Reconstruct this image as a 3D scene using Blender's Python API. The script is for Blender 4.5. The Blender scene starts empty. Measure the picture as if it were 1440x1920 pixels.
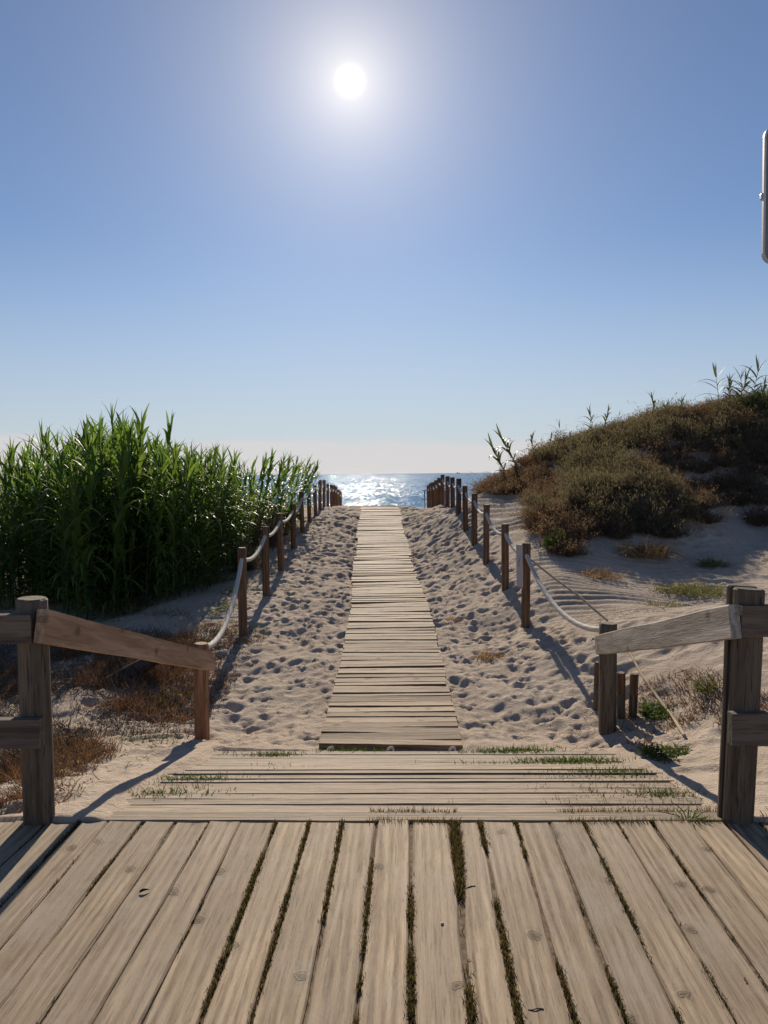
import bpy, math, random
import numpy as np
from mathutils import Matrix, Vector, Euler

R = math.radians
rng = np.random.default_rng(11)
random.seed(11)
scene = bpy.context.scene
COL = scene.collection

# ------------------------------------------------------------------ camera
F = 1450.0
CAM = np.array([0.0, 0.0, 1.55])
cam_rot = (Matrix.Rotation(R(1.97), 3, 'Z') @ Matrix.Rotation(R(90 - 2.84), 3, 'X') @ Matrix.Rotation(R(-0.6), 3, 'Z'))
cd = bpy.data.cameras.new('camera')
cam = bpy.data.objects.new('camera', cd)
COL.objects.link(cam)
cam.location = CAM
cam.rotation_euler = cam_rot.to_euler()
cd.sensor_fit = 'VERTICAL'
cd.sensor_height = 36.0
cd.lens = 36.0 * F / 1920.0
cd.clip_start = 0.05
cd.clip_end = 90000
scene.camera = cam
CR = np.array(cam_rot)

def ray(px, py):
    return CR @ np.array([(px - 720) / F, -(py - 960) / F, -1.0])
def pix(px, py, Y):
    """world point on the ray of a photo pixel at world depth Y"""
    d = ray(px, py)
    return CAM + d * (Y / d[1])
def pixz(px, py, z):
    d = ray(px, py)
    return CAM + d * ((z - CAM[2]) / d[2])

# ------------------------------------------------------------------ sky and sun
sd = ray(656, 152); sd /= np.linalg.norm(sd)
SUN_EL = math.asin(sd[2]); SUN_AZ = math.atan2(sd[0], sd[1])      # from +Y towards +X
world = bpy.data.worlds.new('World'); scene.world = world
world.use_nodes = True
nt = world.node_tree; nt.nodes.clear()
def N(tree, typ, **kw):
    n = tree.nodes.new(typ)
    for k, v in kw.items():
        if k.startswith('i_'):
            n.inputs[k[2:].replace('_', ' ')].default_value = v
        else:
            setattr(n, k, v)
    return n
sky = N(nt, 'ShaderNodeTexSky', sky_type='NISHITA', sun_disc=False, sun_elevation=SUN_EL, sun_rotation=SUN_AZ,
        altitude=0.0, air_density=1.0, dust_density=0.03, ozone_density=4.0)
hs = N(nt, 'ShaderNodeHueSaturation'); hs.inputs['Saturation'].default_value = 1.0; hs.inputs['Value'].default_value = 1.0
nt.links.new(sky.outputs[0], hs.inputs['Color'])
bg = N(nt, 'ShaderNodeBackground'); bg.inputs['Strength'].default_value = 0.057
# a pale bank of haze and low cloud all round the horizon
sep = N(nt, 'ShaderNodeSeparateXYZ'); tc0 = N(nt, 'ShaderNodeTexCoord'); nt.links.new(tc0.outputs['Generated'], sep.inputs[0])
cmap = N(nt, 'ShaderNodeMapping'); cmap.inputs['Scale'].default_value = (5, 5, 22); nt.links.new(tc0.outputs['Generated'], cmap.inputs['Vector'])
cn = N(nt, 'ShaderNodeTexNoise'); cn.inputs['Scale'].default_value = 1.0; cn.inputs['Detail'].default_value = 6; nt.links.new(cmap.outputs[0], cn.inputs['Vector'])
def MM(op, a, b=None):
    n = nt.nodes.new('ShaderNodeMath'); n.operation = op
    for i, v in enumerate((a, b)):
        if v is None: continue
        if isinstance(v, (int, float)): n.inputs[i].default_value = v
        else: nt.links.new(v, n.inputs[i])
    return n.outputs[0]
def mrange(v, a, b, lo, hi):
    n = nt.nodes.new('ShaderNodeMapRange'); n.interpolation_type = 'SMOOTHSTEP'
    nt.links.new(v, n.inputs[0])
    for i, q in enumerate((a, b, lo, hi)): n.inputs[i + 1].default_value = q
    return n.outputs[0]
el_ = MM('ADD', sep.outputs['Z'], MM('MULTIPLY', MM('SUBTRACT', cn.outputs['Fac'], .5), .05))
bank = MM('MULTIPLY', mrange(el_, .036, .048, .7, 0.0), 1.0)
hazef = mrange(sep.outputs['Z'], .0, .30, .72, 0.0)
hz = N(nt, 'ShaderNodeMix', data_type='RGBA'); hz.inputs[7].default_value = (6.6, 7.7, 8.3, 1)
nt.links.new(hazef, hz.inputs[0]); nt.links.new(hs.outputs[0], hz.inputs[6])
tint = N(nt, 'ShaderNodeMix', data_type='RGBA', blend_type='MULTIPLY'); tint.inputs[0].default_value = 1.0; tint.inputs[7].default_value = (.99, .945, 1.0, 1)
ck = N(nt, 'ShaderNodeMix', data_type='RGBA'); ck.inputs[7].default_value = (8.9, 8.9, 8.5, 1)
nt.links.new(bank, ck.inputs[0]); nt.links.new(hz.outputs[2], ck.inputs[6]); nt.links.new(ck.outputs[2], tint.inputs[6]); nt.links.new(tint.outputs[2], bg.inputs['Color'])
tc = N(nt, 'ShaderNodeTexCoord')
def M(tree, op, a, b=None, c=None, clamp=False):
    n = tree.nodes.new('ShaderNodeMath'); n.operation = op; n.use_clamp = clamp
    for i, v in enumerate((a, b, c)):
        if v is None: continue
        if isinstance(v, (int, float)): n.inputs[i].default_value = v
        else: tree.links.new(v, n.inputs[i])
    return n.outputs[0]
# the sun's own disc and the bright aureole round it
dotn = N(nt, 'ShaderNodeVectorMath', operation='DOT_PRODUCT')
nrm = N(nt, 'ShaderNodeVectorMath', operation='NORMALIZE')
nt.links.new(tc.outputs['Generated'], nrm.inputs[0])
nt.links.new(nrm.outputs[0], dotn.inputs[0]); dotn.inputs[1].default_value = sd
ang = M(nt, 'MULTIPLY', M(nt, 'ARCCOSINE', M(nt, 'MINIMUM', dotn.outputs['Value'], 0.9999999)), 57.29578)
def gauss(a, w, s):
    q = M(nt, 'DIVIDE', a, w)
    return M(nt, 'MULTIPLY', M(nt, 'EXPONENT', M(nt, 'MULTIPLY', M(nt, 'MULTIPLY', q, q), -1.0)), s)
def expo(a, w, s):
    return M(nt, 'MULTIPLY', M(nt, 'EXPONENT', M(nt, 'MULTIPLY', a, -1.0 / w)), s)
glow = M(nt, 'ADD', M(nt, 'ADD', gauss(ang, 0.5, 3.0), expo(ang, 3.0, 0.40)), expo(ang, 9.0, 0.30))
bg2 = N(nt, 'ShaderNodeBackground'); bg2.inputs['Color'].default_value = (1.0, 0.86, 0.62, 1)
nt.links.new(glow, bg2.inputs['Strength'])
add = N(nt, 'ShaderNodeAddShader')
nt.links.new(bg.outputs[0], add.inputs[0]); nt.links.new(bg2.outputs[0], add.inputs[1])
wo = N(nt, 'ShaderNodeOutputWorld')
nt.links.new(add.outputs[0], wo.inputs['Surface'])

sl = bpy.data.lights.new('sun', 'SUN'); sl.energy = 4.0; sl.angle = R(0.5); sl.color = (1.0, 0.87, 0.70)
so = bpy.data.objects.new('sun', sl); COL.objects.link(so)
so.rotation_euler = Vector(sd).to_track_quat('Z', 'Y').to_euler()
so.location = (0, 0, 30)
scene.view_settings.view_transform = 'Standard'
scene.view_settings.look = 'None'
scene.view_settings.gamma = 1.0
scene.view_settings.exposure = 0.45
scene.view_settings.use_curve_mapping = False
scene.cycles.max_bounces = 8
scene.cycles.use_denoising = True

# ------------------------------------------------------------------ helpers
def tag(o, label=None, cat=None, group=None, kind=None):
    if label: o['label'] = label
    if cat: o['category'] = cat
    if group: o['group'] = group
    if kind: o['kind'] = kind
    return o
def mesh_np(name, V, Fc, mat=None, smooth=False):
    """V (n,3); Fc list of (m,k) int arrays"""
    me = bpy.data.meshes.new(name)
    V = np.asarray(V, dtype=np.float32)
    if not isinstance(Fc, (list, tuple)): Fc = [Fc]
    Fc = [np.asarray(f, dtype=np.int32) for f in Fc if len(f)]
    nl = sum(f.size for f in Fc); nf = sum(len(f) for f in Fc)
    me.vertices.add(len(V)); me.vertices.foreach_set('co', V.ravel())
    me.loops.add(nl); me.loops.foreach_set('vertex_index', np.concatenate([f.ravel() for f in Fc]))
    me.polygons.add(nf)
    starts, tot, s = [], [], 0
    for f in Fc:
        k = f.shape[1]
        starts.append(s + np.arange(len(f)) * k); tot.append(np.full(len(f), k)); s += f.size
    me.polygons.foreach_set('loop_start', np.concatenate(starts).astype(np.int32))
    me.polygons.foreach_set('loop_total', np.concatenate(tot).astype(np.int32))
    me.update(calc_edges=True); me.validate()
    sm = np.zeros(nf, dtype=bool)
    if smooth is True: sm[:] = True
    elif smooth: sm[:smooth] = True
    me.polygons.foreach_set('use_smooth', sm)
    if mat: me.materials.append(mat)
    return me
def obj(name, me, parent=None, loc=(0, 0, 0), rot=(0, 0, 0)):
    o = bpy.data.objects.new(name, me); COL.objects.link(o)
    o.location = [float(v) for v in loc]; o.rotation_euler = rot
    if parent: o.parent = parent
    return o
def empty(name, loc=(0, 0, 0), rz=0.0):
    o = bpy.data.objects.new(name, None); COL.objects.link(o)
    o.empty_display_size = 0.2
    o.location = [float(v) for v in loc]; o.rotation_euler = (0, 0, rz)
    return o
def copy_tree(o, parent=None):
    c = o.copy(); COL.objects.link(c); c.parent = parent
    for ch in o.children: copy_tree(ch, c)
    return c

class MB:
    """collects vertices and faces"""
    def __init__(self): self.v = []; self.f = {}; self.n = 0
    def add(self, V, Fc):
        V = np.asarray(V, float)
        self.v.append(V)
        for f in (Fc if isinstance(Fc, (list, tuple)) else [Fc]):
            f = np.asarray(f, int)
            if len(f): self.f.setdefault(f.shape[1], []).append(f + self.n)
        self.n += len(V)
        return self
    def mesh(self, name, mat=None, smooth=False):
        return mesh_np(name, np.concatenate(self.v), [np.concatenate(x) for x in self.f.values()], mat, smooth)

def tube(pts, rad, sides=12, caps=True, lobes=0, twist=0.0, lobe_amp=0.0):
    pts = np.asarray(pts, float); n = len(pts)
    rad = np.broadcast_to(np.asarray(rad, float), (n,))
    t = np.gradient(pts, axis=0); t /= np.linalg.norm(t, axis=1)[:, None]
    up = np.array([0.0, 0, 1.0]) if abs(t[:, 2]).mean() < 0.9 else np.array([1.0, 0, 0])
    u = np.cross(t, up); u /= np.linalg.norm(u, axis=1)[:, None]
    w = np.cross(u, t)
    a = np.arange(sides) * 2 * np.pi / sides
    s = np.concatenate([[0], np.cumsum(np.linalg.norm(np.diff(pts, axis=0), axis=1))])
    rr = rad[:, None] * np.ones(sides)[None]
    if lobes: rr = rr * (1 + lobe_amp * np.cos(lobes * (a[None, :] - twist * s[:, None])))
    V = pts[:, None, :] + (np.cos(a)[None, :, None] * u[:, None, :] + np.sin(a)[None, :, None] * w[:, None, :]) * rr[:, :, None]
    V = V.reshape(-1, 3)
    i, j = np.meshgrid(np.arange(n - 1), np.arange(sides), indexing='ij')
    q = np.stack([i * sides + j, i * sides + (j + 1) % sides, (i + 1) * sides + (j + 1) % sides, (i + 1) * sides + j], -1).reshape(-1, 4)
    fs = [q]
    if caps:
        c0 = len(V); V = np.vstack([V, pts[0], pts[-1]])
        k = np.arange(sides)
        fs.append(np.stack([np.full(sides, c0), (k + 1) % sides, k], -1))
        b = (n - 1) * sides
        fs.append(np.stack([np.full(sides, c0 + 1), b + k, b + (k + 1) % sides], -1))
    return V, fs

def plank(L, W, T, seed, seg=10, wob=0.003, bev=0.005, cup=0.0):
    """board along local X, top at z=0, with worn edges; eight points round the section"""
    r = np.random.default_rng(seed)
    xs = np.linspace(-L / 2, L / 2, seg + 1)
    ph = r.uniform(0, 6.28, 6)
    V = []
    for x in xs:
        wl = W / 2 + wob * (math.sin(x * 2.1 + ph[0]) + .7 * math.sin(x * 6.3 + ph[1]) + r.normal(0, .4))
        wr = W / 2 + wob * (math.sin(x * 1.7 + ph[2]) + .7 * math.sin(x * 5.1 + ph[3]) + r.normal(0, .4))
        zz = wob * .5 * math.sin(x * 1.3 + ph[4]) + r.normal(0, wob * .1)
        b = bev * r.uniform(.6, 1.5)
        b2 = bev * r.uniform(.6, 1.5)
        V += [(x, -wl, zz - T), (x, wr, zz - T), (x, wr, zz - b), (x, wr - b, zz), (x, wr * .4, zz - cup), (x, -wl * .4, zz - cup), (x, -wl + b2, zz), (x, -wl, zz - b2)]
    V = np.array(V); k = 8
    # slightly ragged sawn ends
    V[:k, 0] += r.normal(0, .004) + V[:k, 1] * r.normal(0, .02)
    V[-k:, 0] += r.normal(0, .004) + V[-k:, 1] * r.normal(0, .02)
    i, j = np.meshgrid(np.arange(seg), np.arange(k), indexing='ij')
    q = np.stack([i * k + j, (i + 1) * k + j, (i + 1) * k + (j + 1) % k, i * k + (j + 1) % k], -1).reshape(-1, 4)
    return V, [q, np.arange(k)[None, :], (seg * k + np.arange(k)[::-1])[None, :]]

def log_post(h, r, seed, sides=20, lean=0.0, below=0.35, flat=None, cham=0.008):
    """upright round timber along Z, base at z=0, chamfered head with drying cracks"""
    g = np.random.default_rng(seed)
    zs = np.array([-below, 0, .12 * h, .3 * h, .5 * h, .7 * h, .88 * h, h - cham, h, h])
    rs = np.array([1, 1, 1, 1, 1, 1, 1, 1, 1 - cham / r, .45]) * r
    a = np.arange(sides) * 2 * np.pi / sides
    wob = 1 + .02 * np.sin(2 * a + g.uniform(0, 6)) + .012 * np.sin(5 * a + g.uniform(0, 6))
    k1, k2 = g.integers(0, sides, 2)
    wob[k1] -= .10; wob[k2] -= .06          # drying cracks
    V = []
    for z, q in zip(zs, rs):
        off = .003 * np.array([math.sin(z * 3 + seed), math.cos(z * 2.4 + seed)])
        x = np.cos(a) * q * wob + off[0]; y = np.sin(a) * q * wob + off[1]
        if flat is not None: x = np.clip(x, -flat[0] * r, flat[1] * r)
        V.append(np.stack([x, y, np.full(sides, z) + (np.cos(a - 1) * .002 if z > h - .02 else 0)], -1))
    V.append(np.array([[0, 0, h]]))
    V = np.concatenate(V)
    n = len(zs)
    i, j = np.meshgrid(np.arange(n - 1), np.arange(sides), indexing='ij')
    q = np.stack([i * sides + j, i * sides + (j + 1) % sides, (i + 1) * sides + (j + 1) % sides, (i + 1) * sides + j], -1).reshape(-1, 4)
    k = np.arange(sides); b = (n - 1) * sides
    return V, [q, np.stack([np.full(sides, n * sides), b + k, b + (k + 1) % sides], -1)]

def vnoise(x, y, seed=0):
    g = np.random.default_rng(seed); T = g.uniform(-1, 1, (256, 256))
    xi = np.floor(x).astype(int); yi = np.floor(y).astype(int)
    fx = x - xi; fy = y - yi
    fx = fx * fx * fx * (fx * (fx * 6 - 15) + 10); fy = fy * fy * fy * (fy * (fy * 6 - 15) + 10)
    a = T[xi % 256, yi % 256]; b = T[(xi + 1) % 256, yi % 256]; c = T[xi % 256, (yi + 1) % 256]; d = T[(xi + 1) % 256, (yi + 1) % 256]
    return (a * (1 - fx) + b * fx) * (1 - fy) + (c * (1 - fx) + d * fx) * fy
def smooth(e0, e1, x):
    t = np.clip((x - e0) / (e1 - e0), 0, 1); return t * t * (3 - 2 * t)

# ------------------------------------------------------------------ materials
def new_mat(name):
    m = bpy.data.materials.new(name); m.use_nodes = True
    t = m.node_tree; t.nodes.clear()
    out = N(t, 'ShaderNodeOutputMaterial'); p = N(t, 'ShaderNodeBsdfPrincipled')
    t.links.new(p.outputs[0], out.inputs['Surface'])
    return m, t, p, out
def ramp(t, fac, stops):
    n = N(t, 'ShaderNodeValToRGB')
    while len(n.color_ramp.elements) < len(stops): n.color_ramp.elements.new(0.5)
    for e, (p, c) in zip(n.color_ramp.elements, stops):
        e.position = p; e.color = (*c, 1) if len(c) == 3 else c
    t.links.new(fac, n.inputs[0])
    return n.outputs[0]
def mixc(t, fac, a, b, typ='MIX'):
    n = N(t, 'ShaderNodeMix', data_type='RGBA', blend_type=typ)
    for s, v in ((0, fac), (6, a), (7, b)):
        if isinstance(v, (int, float)): n.inputs[s].default_value = v
        elif isinstance(v, tuple): n.inputs[s].default_value = (*v, 1)
        else: t.links.new(v, n.inputs[s])
    return n.outputs[2]
def noise(t, vec, scale, detail=4, rough=.55, dist=0.0):
    n = N(t, 'ShaderNodeTexNoise'); n.inputs['Scale'].default_value = scale; n.inputs['Detail'].default_value = detail
    n.inputs['Roughness'].default_value = rough; n.inputs['Distortion'].default_value = dist
    t.links.new(vec, n.inputs['Vector']); return n.outputs['Fac']
def bump(t, p, h, strength, dist):
    b = N(t, 'ShaderNodeBump'); b.inputs['Strength'].default_value = strength; b.inputs['Distance'].default_value = dist
    t.links.new(h, b.inputs['Height']); t.links.new(b.outputs[0], p.inputs['Normal']); return b

def wood(name, dark, mid, light, axis='X', grain=1.0, crack=0.5, knots='XY', rough=.75, grey=None, var=.25, sandy=0.0):
    m, t, p, out = new_mat(name)
    tc = N(t, 'ShaderNodeTexCoord'); oi = N(t, 'ShaderNodeObjectInfo')
    off = N(t, 'ShaderNodeVectorMath', operation='SCALE'); off.inputs[0].default_value = (37.0, 11.0, 23.0)
    t.links.new(oi.outputs['Random'], off.inputs['Scale'])
    ad = N(t, 'ShaderNodeVectorMath', operation='ADD')
    t.links.new(tc.outputs['Object'], ad.inputs[0]); t.links.new(off.outputs[0], ad.inputs[1])
    def mapped(a, b):
        mp = N(t, 'ShaderNodeMapping')
        mp.inputs['Scale'].default_value = {'X': (a, b, b), 'Z': (b, b, a)}[axis]
        t.links.new(ad.outputs[0], mp.inputs['Vector']); return mp.outputs[0]
    g1 = noise(t, mapped(3.2 * grain, 48 * grain), 1.0, 8, .66, .5)       # fibres
    g2 = noise(t, mapped(.9, 9), 1.0, 4, .6, 1.6)                          # year-ring bands
    g3 = noise(t, mapped(1.5, 2.2), 1.0, 5, .6)                            # blotches
    g4 = noise(t, mapped(6.0, 120), 1.0, 4, .65, .3)                        # hairline checks
    wv = N(t, 'ShaderNodeTexWave', wave_type='BANDS', bands_direction='Y' if axis == 'X' else 'X')
    wv.inputs['Scale'].default_value = 1.0; wv.inputs['Distortion'].default_value = 7.0; wv.inputs['Detail'].default_value = 3
    t.links.new(mapped(.7, 8), wv.inputs['Vector'])
    f = M(t, 'ADD', M(t, 'MULTIPLY', g1, .5), M(t, 'ADD', M(t, 'MULTIPLY', g2, .34), M(t, 'MULTIPLY', wv.outputs['Fac'], .16)))
    c = ramp(t, f, [(.36, dark), (.5, mid), (.62, light)])
    if grey: c = mixc(t, M(t, 'MULTIPLY', ramp(t, g3, [(.38, (0, 0, 0)), (.62, (1, 1, 1))]), .75), c, grey)
    c = mixc(t, M(t, 'MULTIPLY', ramp(t, g4, [(.53, (0, 0, 0)), (.66, (1, 1, 1))]), crack), c, tuple(x * .35 for x in dark))
    h = M(t, 'ADD', M(t, 'MULTIPLY', g1, .7), M(t, 'MULTIPLY', g4, -.5))
    if knots:
        vo = N(t, 'ShaderNodeTexVoronoi', voronoi_dimensions='2D'); vo.inputs['Scale'].default_value = 4.6
        sx = N(t, 'ShaderNodeSeparateXYZ'); cx_ = N(t, 'ShaderNodeCombineXYZ'); t.links.new(ad.outputs[0], sx.inputs[0])
        nz = M(t, 'MULTIPLY', M(t, 'SUBTRACT', noise(t, ad.outputs[0], 22, 3), .5), .045)
        t.links.new(M(t, 'ADD', M(t, 'MULTIPLY', sx.outputs['X'], .75), nz), cx_.inputs[0]); t.links.new(M(t, 'ADD', sx.outputs['Y' if knots == 'XY' else 'Z'], nz), cx_.inputs[1])
        t.links.new(cx_.outputs[0], vo.inputs['Vector'])
        sc2 = N(t, 'ShaderNodeSeparateColor'); t.links.new(vo.outputs['Color'], sc2.inputs[0])
        on = ramp(t, sc2.outputs[0], [(.50, (0, 0, 0)), (.52, (1, 1, 1))])
        kn = M(t, 'MULTIPLY', ramp(t, vo.outputs['Distance'], [(.03, (.85,) * 3), (.06, (.45,) * 3), (.075, (.75,) * 3), (.10, (.2,) * 3), (.19, (0, 0, 0))]), on)
        c = mixc(t, kn, c, tuple(x * .42 for x in dark))
        h = M(t, 'ADD', h, M(t, 'MULTIPLY', kn, .4))
    vm = M(t, 'ADD', M(t, 'MULTIPLY', oi.outputs['Random'], 2 * var), 1 - var)
    c = mixc(t, 1.0, c, N_rgb(t, vm), 'MULTIPLY')
    if sandy:
        s = noise(t, mapped(3, 4), 1.0, 6, .7)
        c = mixc(t, M(t, 'MULTIPLY', ramp(t, s, [(.48, (0, 0, 0)), (.66, (1, 1, 1))]), sandy), c, (.40, .335, .265))
    t.links.new(c, p.inputs['Base Color']); p.inputs['Roughness'].default_value = rough
    p.inputs['Specular IOR Level'].default_value = .25
    bump(t, p, h, .8, .008)
    return m
def N_rgb(t, val):
    n = N(t, 'ShaderNodeCombineColor')
    for i in range(3): t.links.new(val, n.inputs[i])
    return n.outputs[0]

MAT = {}
MAT['deck'] = wood('deck_wood', (.20, .138, .083), (.365, .27, .172), (.485, .37, .245), crack=.5, grey=(.32, .25, .172), var=.17, sandy=.4)
MAT['ramp'] = wood('ramp_wood', (.12, .085, .055), (.265, .197, .132), (.39, .303, .212), crack=.85, grey=(.26, .205, .148), var=.2, sandy=.25, knots=False)
MAT['walk'] = wood('walk_wood', (.10, .06, .034), (.235, .153, .086), (.365, .252, .15), crack=.75, grey=(.27, .19, .12), var=.22, sandy=.10)
MAT['post'] = wood('post_wood', (.075, .042, .024), (.15, .085, .05), (.215, .13, .08), axis='Z', crack=.75, knots=False, var=.2)
MAT['oldpost'] = wood('old_post_wood', (.06, .045, .03), (.135, .10, .07), (.21, .16, .115), axis='Z', crack=.85, knots=False, grey=(.15, .125, .095), var=.1)
MAT['redpost'] = wood('red_post_wood', (.16, .075, .04), (.28, .145, .08), (.36, .20, .115), axis='Z', crack=.6, knots=False, var=.05)
MAT['newboard'] = wood('new_board_wood', (.30, .175, .10), (.46, .30, .185), (.56, .39, .255), crack=.15, var=.03, knots='XZ')
MAT['greyboard'] = wood('grey_board_wood', (.27, .23, .185), (.42, .365, .30), (.54, .475, .395), crack=.3, var=.03, knots='XZ')
MAT['rail'] = wood('rail_wood', (.075, .058, .044), (.14, .11, .085), (.20, .16, .125), crack=.6, var=.1)

def simple(name, col, rough=.8, col2=None, scale=20., spec=.3, metal=0.0):
    m, t, p, out = new_mat(name)
    tc = N(t, 'ShaderNodeTexCoord')
    g = noise(t, tc.outputs['Object'], scale, 5, .6)
    c = ramp(t, g, [(.35, col), (.65, col2 or tuple(min(1, x * 1.25) for x in col))])
    t.links.new(c, p.inputs['Base Color']); p.inputs['Roughness'].default_value = rough
    p.inputs['Specular IOR Level'].default_value = spec; p.inputs['Metallic'].default_value = metal
    return m
def leafmat(name, a, b, trans=.4, rough=.5, tcol=None, spec=.35, dry=None):
    """leaf with light passing through; colour varies from plant to plant and along it"""
    m, t, p, out = new_mat(name)
    tc = N(t, 'ShaderNodeTexCoord'); oi = N(t, 'ShaderNodeObjectInfo'); geo = N(t, 'ShaderNodeNewGeometry')
    g = noise(t, tc.outputs['Object'], 2.3, 3, .6)
    f = M(t, 'ADD', M(t, 'MULTIPLY', geo.outputs['Random Per Island'], .6), M(t, 'ADD', M(t, 'MULTIPLY', oi.outputs['Random'], .25), M(t, 'MULTIPLY', M(t, 'SUBTRACT', g, .5), .6)))
    c = ramp(t, f, [(.1, a), (.75, b)])
    if dry: c = mixc(t, ramp(t, geo.outputs['Random Per Island'], [(.90, (0, 0, 0)), (.93, (1, 1, 1))]), c, dry)
    t.links.new(c, p.inputs['Base Color']); p.inputs['Roughness'].default_value = rough
    p.inputs['Specular IOR Level'].default_value = spec
    if trans:
        tr = N(t, 'ShaderNodeBsdfTranslucent')
        t.links.new(mixc(t, 1.0, c, tcol or (1.5, 1.5, .8), 'MULTIPLY'), tr.inputs['Color'])
        mx = N(t, 'ShaderNodeMixShader'); mx.inputs[0].default_value = trans
        t.links.new(p.outputs[0], mx.inputs[1]); t.links.new(tr.outputs[0], mx.inputs[2])
        t.links.new(mx.outputs[0], out.inputs['Surface'])
    return m
MAT['rope'] = simple('rope_fibre', (.52, .48, .42), .9, (.66, .62, .56), 60)
MAT['cord'] = simple('cord_fibre', (.36, .28, .19), .9, (.46, .37, .26), 60)
MAT['plate'] = simple('plate_plastic', (.42, .41, .43), .5, (.50, .48, .50), 15)
MAT['ink'] = simple('plate_ink', (.12, .12, .14), .6)
MAT['signback'] = simple('sign_metal', (.17, .17, .185), .55, (.21, .21, .225), 6, .4, .3)
MAT['signedge'] = simple('sign_edge', (.45, .43, .42), .45, None, 8, .5, .4)
MAT['steel'] = simple('galvanised_steel', (.45, .47, .50), .4, (.55, .57, .6), 10, .5, .6)
MAT['reedleaf'] = leafmat('reed_leaf', (.055, .115, .03), (.155, .225, .06), .52, .45, None, .35, (.25, .19, .10))
MAT['reedstem'] = leafmat('reed_stem', (.035, .055, .015), (.08, .09, .035), 0, .5)
MAT['dryreed'] = leafmat('pale_reed_leaf', (.07, .085, .045), (.15, .16, .085), .35, .5, (1.2, 1.2, .8))
MAT['scrub_brown'] = leafmat('scrub_brown_leaf', (.09, .064, .047), (.215, .16, .115), .5, .8, (1.2, 1.05, .8), .1)
MAT['scrub_grey'] = leafmat('scrub_grey_leaf', (.085, .076, .055), (.20, .175, .125), .5, .8, (1.2, 1.15, .8), .1)
MAT['scrub_green'] = leafmat('scrub_green_leaf', (.03, .055, .015), (.065, .10, .03), .35, .7, (1.3, 1.4, .7), .15)
MAT['twig'] = leafmat('twig_bark', (.08, .058, .042), (.24, .18, .13), 0, .85, None, .1)
MAT['straw'] = leafmat('straw_blade', (.22, .13, .06), (.42, .29, .15), .35, .7, (1.1, 1.0, .8), .15)
MAT['olive'] = leafmat('olive_blade', (.10, .11, .045), (.20, .19, .09), .35, .7, (1.2, 1.2, .7), .15)
MAT['redherb'] = leafmat('red_herb', (.105, .056, .034), (.225, .145, .088), .3, .75, (1.2, 1.0, .7), .1)
MAT['gapgrass'] = leafmat('gap_grass_blade', (.05, .043, .02), (.20, .145, .08), .35, .75, (1.2, 1.2, .7), .1)
MAT['greengrass'] = leafmat('green_grass_blade', (.05, .085, .02), (.11, .13, .045), .4, .65, (1.2, 1.3, .6), .15)
MAT['char'] = simple('charred_wood', (.02, .017, .015), .8, (.07, .06, .05), 14)
MAT['shell'] = simple('snail_shell', (.6, .56, .48), .5)
MAT['hull'] = simple('ship_paint', (.30, .33, .37), .6)

# sand
m, t, p, out = new_mat('sand'); MAT['sand'] = m
tcs = N(t, 'ShaderNodeTexCoord'); P = tcs.outputs['Object']
n1 = noise(t, P, .8, 5, .6); n2 = noise(t, P, 9, 5, .65); n3 = noise(t, P, 260, 2, .6); n4 = noise(t, P, 38, 4, .7)
c = ramp(t, M(t, 'ADD', M(t, 'MULTIPLY', n1, .5), M(t, 'MULTIPLY', n2, .5)), [(.36, (.44, .35, .265)), (.52, (.54, .44, .345)), (.66, (.60, .50, .40))])
c = mixc(t, ramp(t, n4, [(.66, (0, 0, 0)), (.74, (.55,) * 3)]), c, (.16, .115, .08))       # bits of plant litter
c = mixc(t, M(t, 'MULTIPLY', n3, .35), c, (.30, .25, .20))
t.links.new(c, p.inputs['Base Color']); p.inputs['Roughness'].default_value = .95; p.inputs['Specular IOR Level'].default_value = .1
bump(t, p, M(t, 'ADD', M(t, 'MULTIPLY', n2, .5), M(t, 'ADD', M(t, 'MULTIPLY', n4, .4), M(t, 'MULTIPLY', n3, .1))), .9, .04)

# sea
m, t, p, out = new_mat('sea_water'); MAT['sea'] = m
tcs = N(t, 'ShaderNodeTexCoord'); P = tcs.outputs['Object']
def mp(sx, sy):
    q = N(t, 'ShaderNodeMapping'); q.inputs['Scale'].default_value = (sx, sy, 1); t.links.new(P, q.inputs['Vector']); return q.outputs[0]
w1 = noise(t, mp(.22, .6), 1.0, 5, .6, .3); w2 = noise(t, mp(.05, .16), 1.0, 3, .5)
patchy = noise(t, mp(1.3, .11), 1.0, 4, .8)
lane = noise(t, mp(.0016, .006), 1.0, 4, .6)
p.inputs['Base Color'].default_value = (.035, .13, .27, 1); p.inputs['Roughness'].default_value = .08; p.inputs['IOR'].default_value = 1.33; p.inputs['Specular IOR Level'].default_value = .24
hgt = M(t, 'ADD', M(t, 'MULTIPLY', w1, 1.0), M(t, 'MULTIPLY', w2, 1.5))
b = N(t, 'ShaderNodeBump'); b.inputs['Distance'].default_value = .75
lanef = ramp(t, lane, [(.40, (.35,) * 3), (.50, (1, 1, 1))]); patf = ramp(t, patchy, [(.49, (.24,) * 3), (.57, (1, 1, 1))])
t.links.new(M(t, 'MULTIPLY', M(t, 'MULTIPLY', lanef, patf), .9), b.inputs['Strength'])
t.links.new(hgt, b.inputs['Height'])
body = N(t, 'ShaderNodeBsdfDiffuse'); body.inputs['Color'].default_value = (.085, .20, .35, 1)
shine = N(t, 'ShaderNodeBsdfGlossy'); shine.inputs['Color'].default_value = (.85, .93, 1, 1); shine.inputs['Roughness'].default_value = .07
t.links.new(b.outputs[0], shine.inputs['Normal']); t.links.new(b.outputs[0], body.inputs['Normal'])
spark = noise(t, mp(1.7, .16), 1.0, 2, .6); spark2 = noise(t, mp(.45, .035), 1.0, 2, .6)
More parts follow.
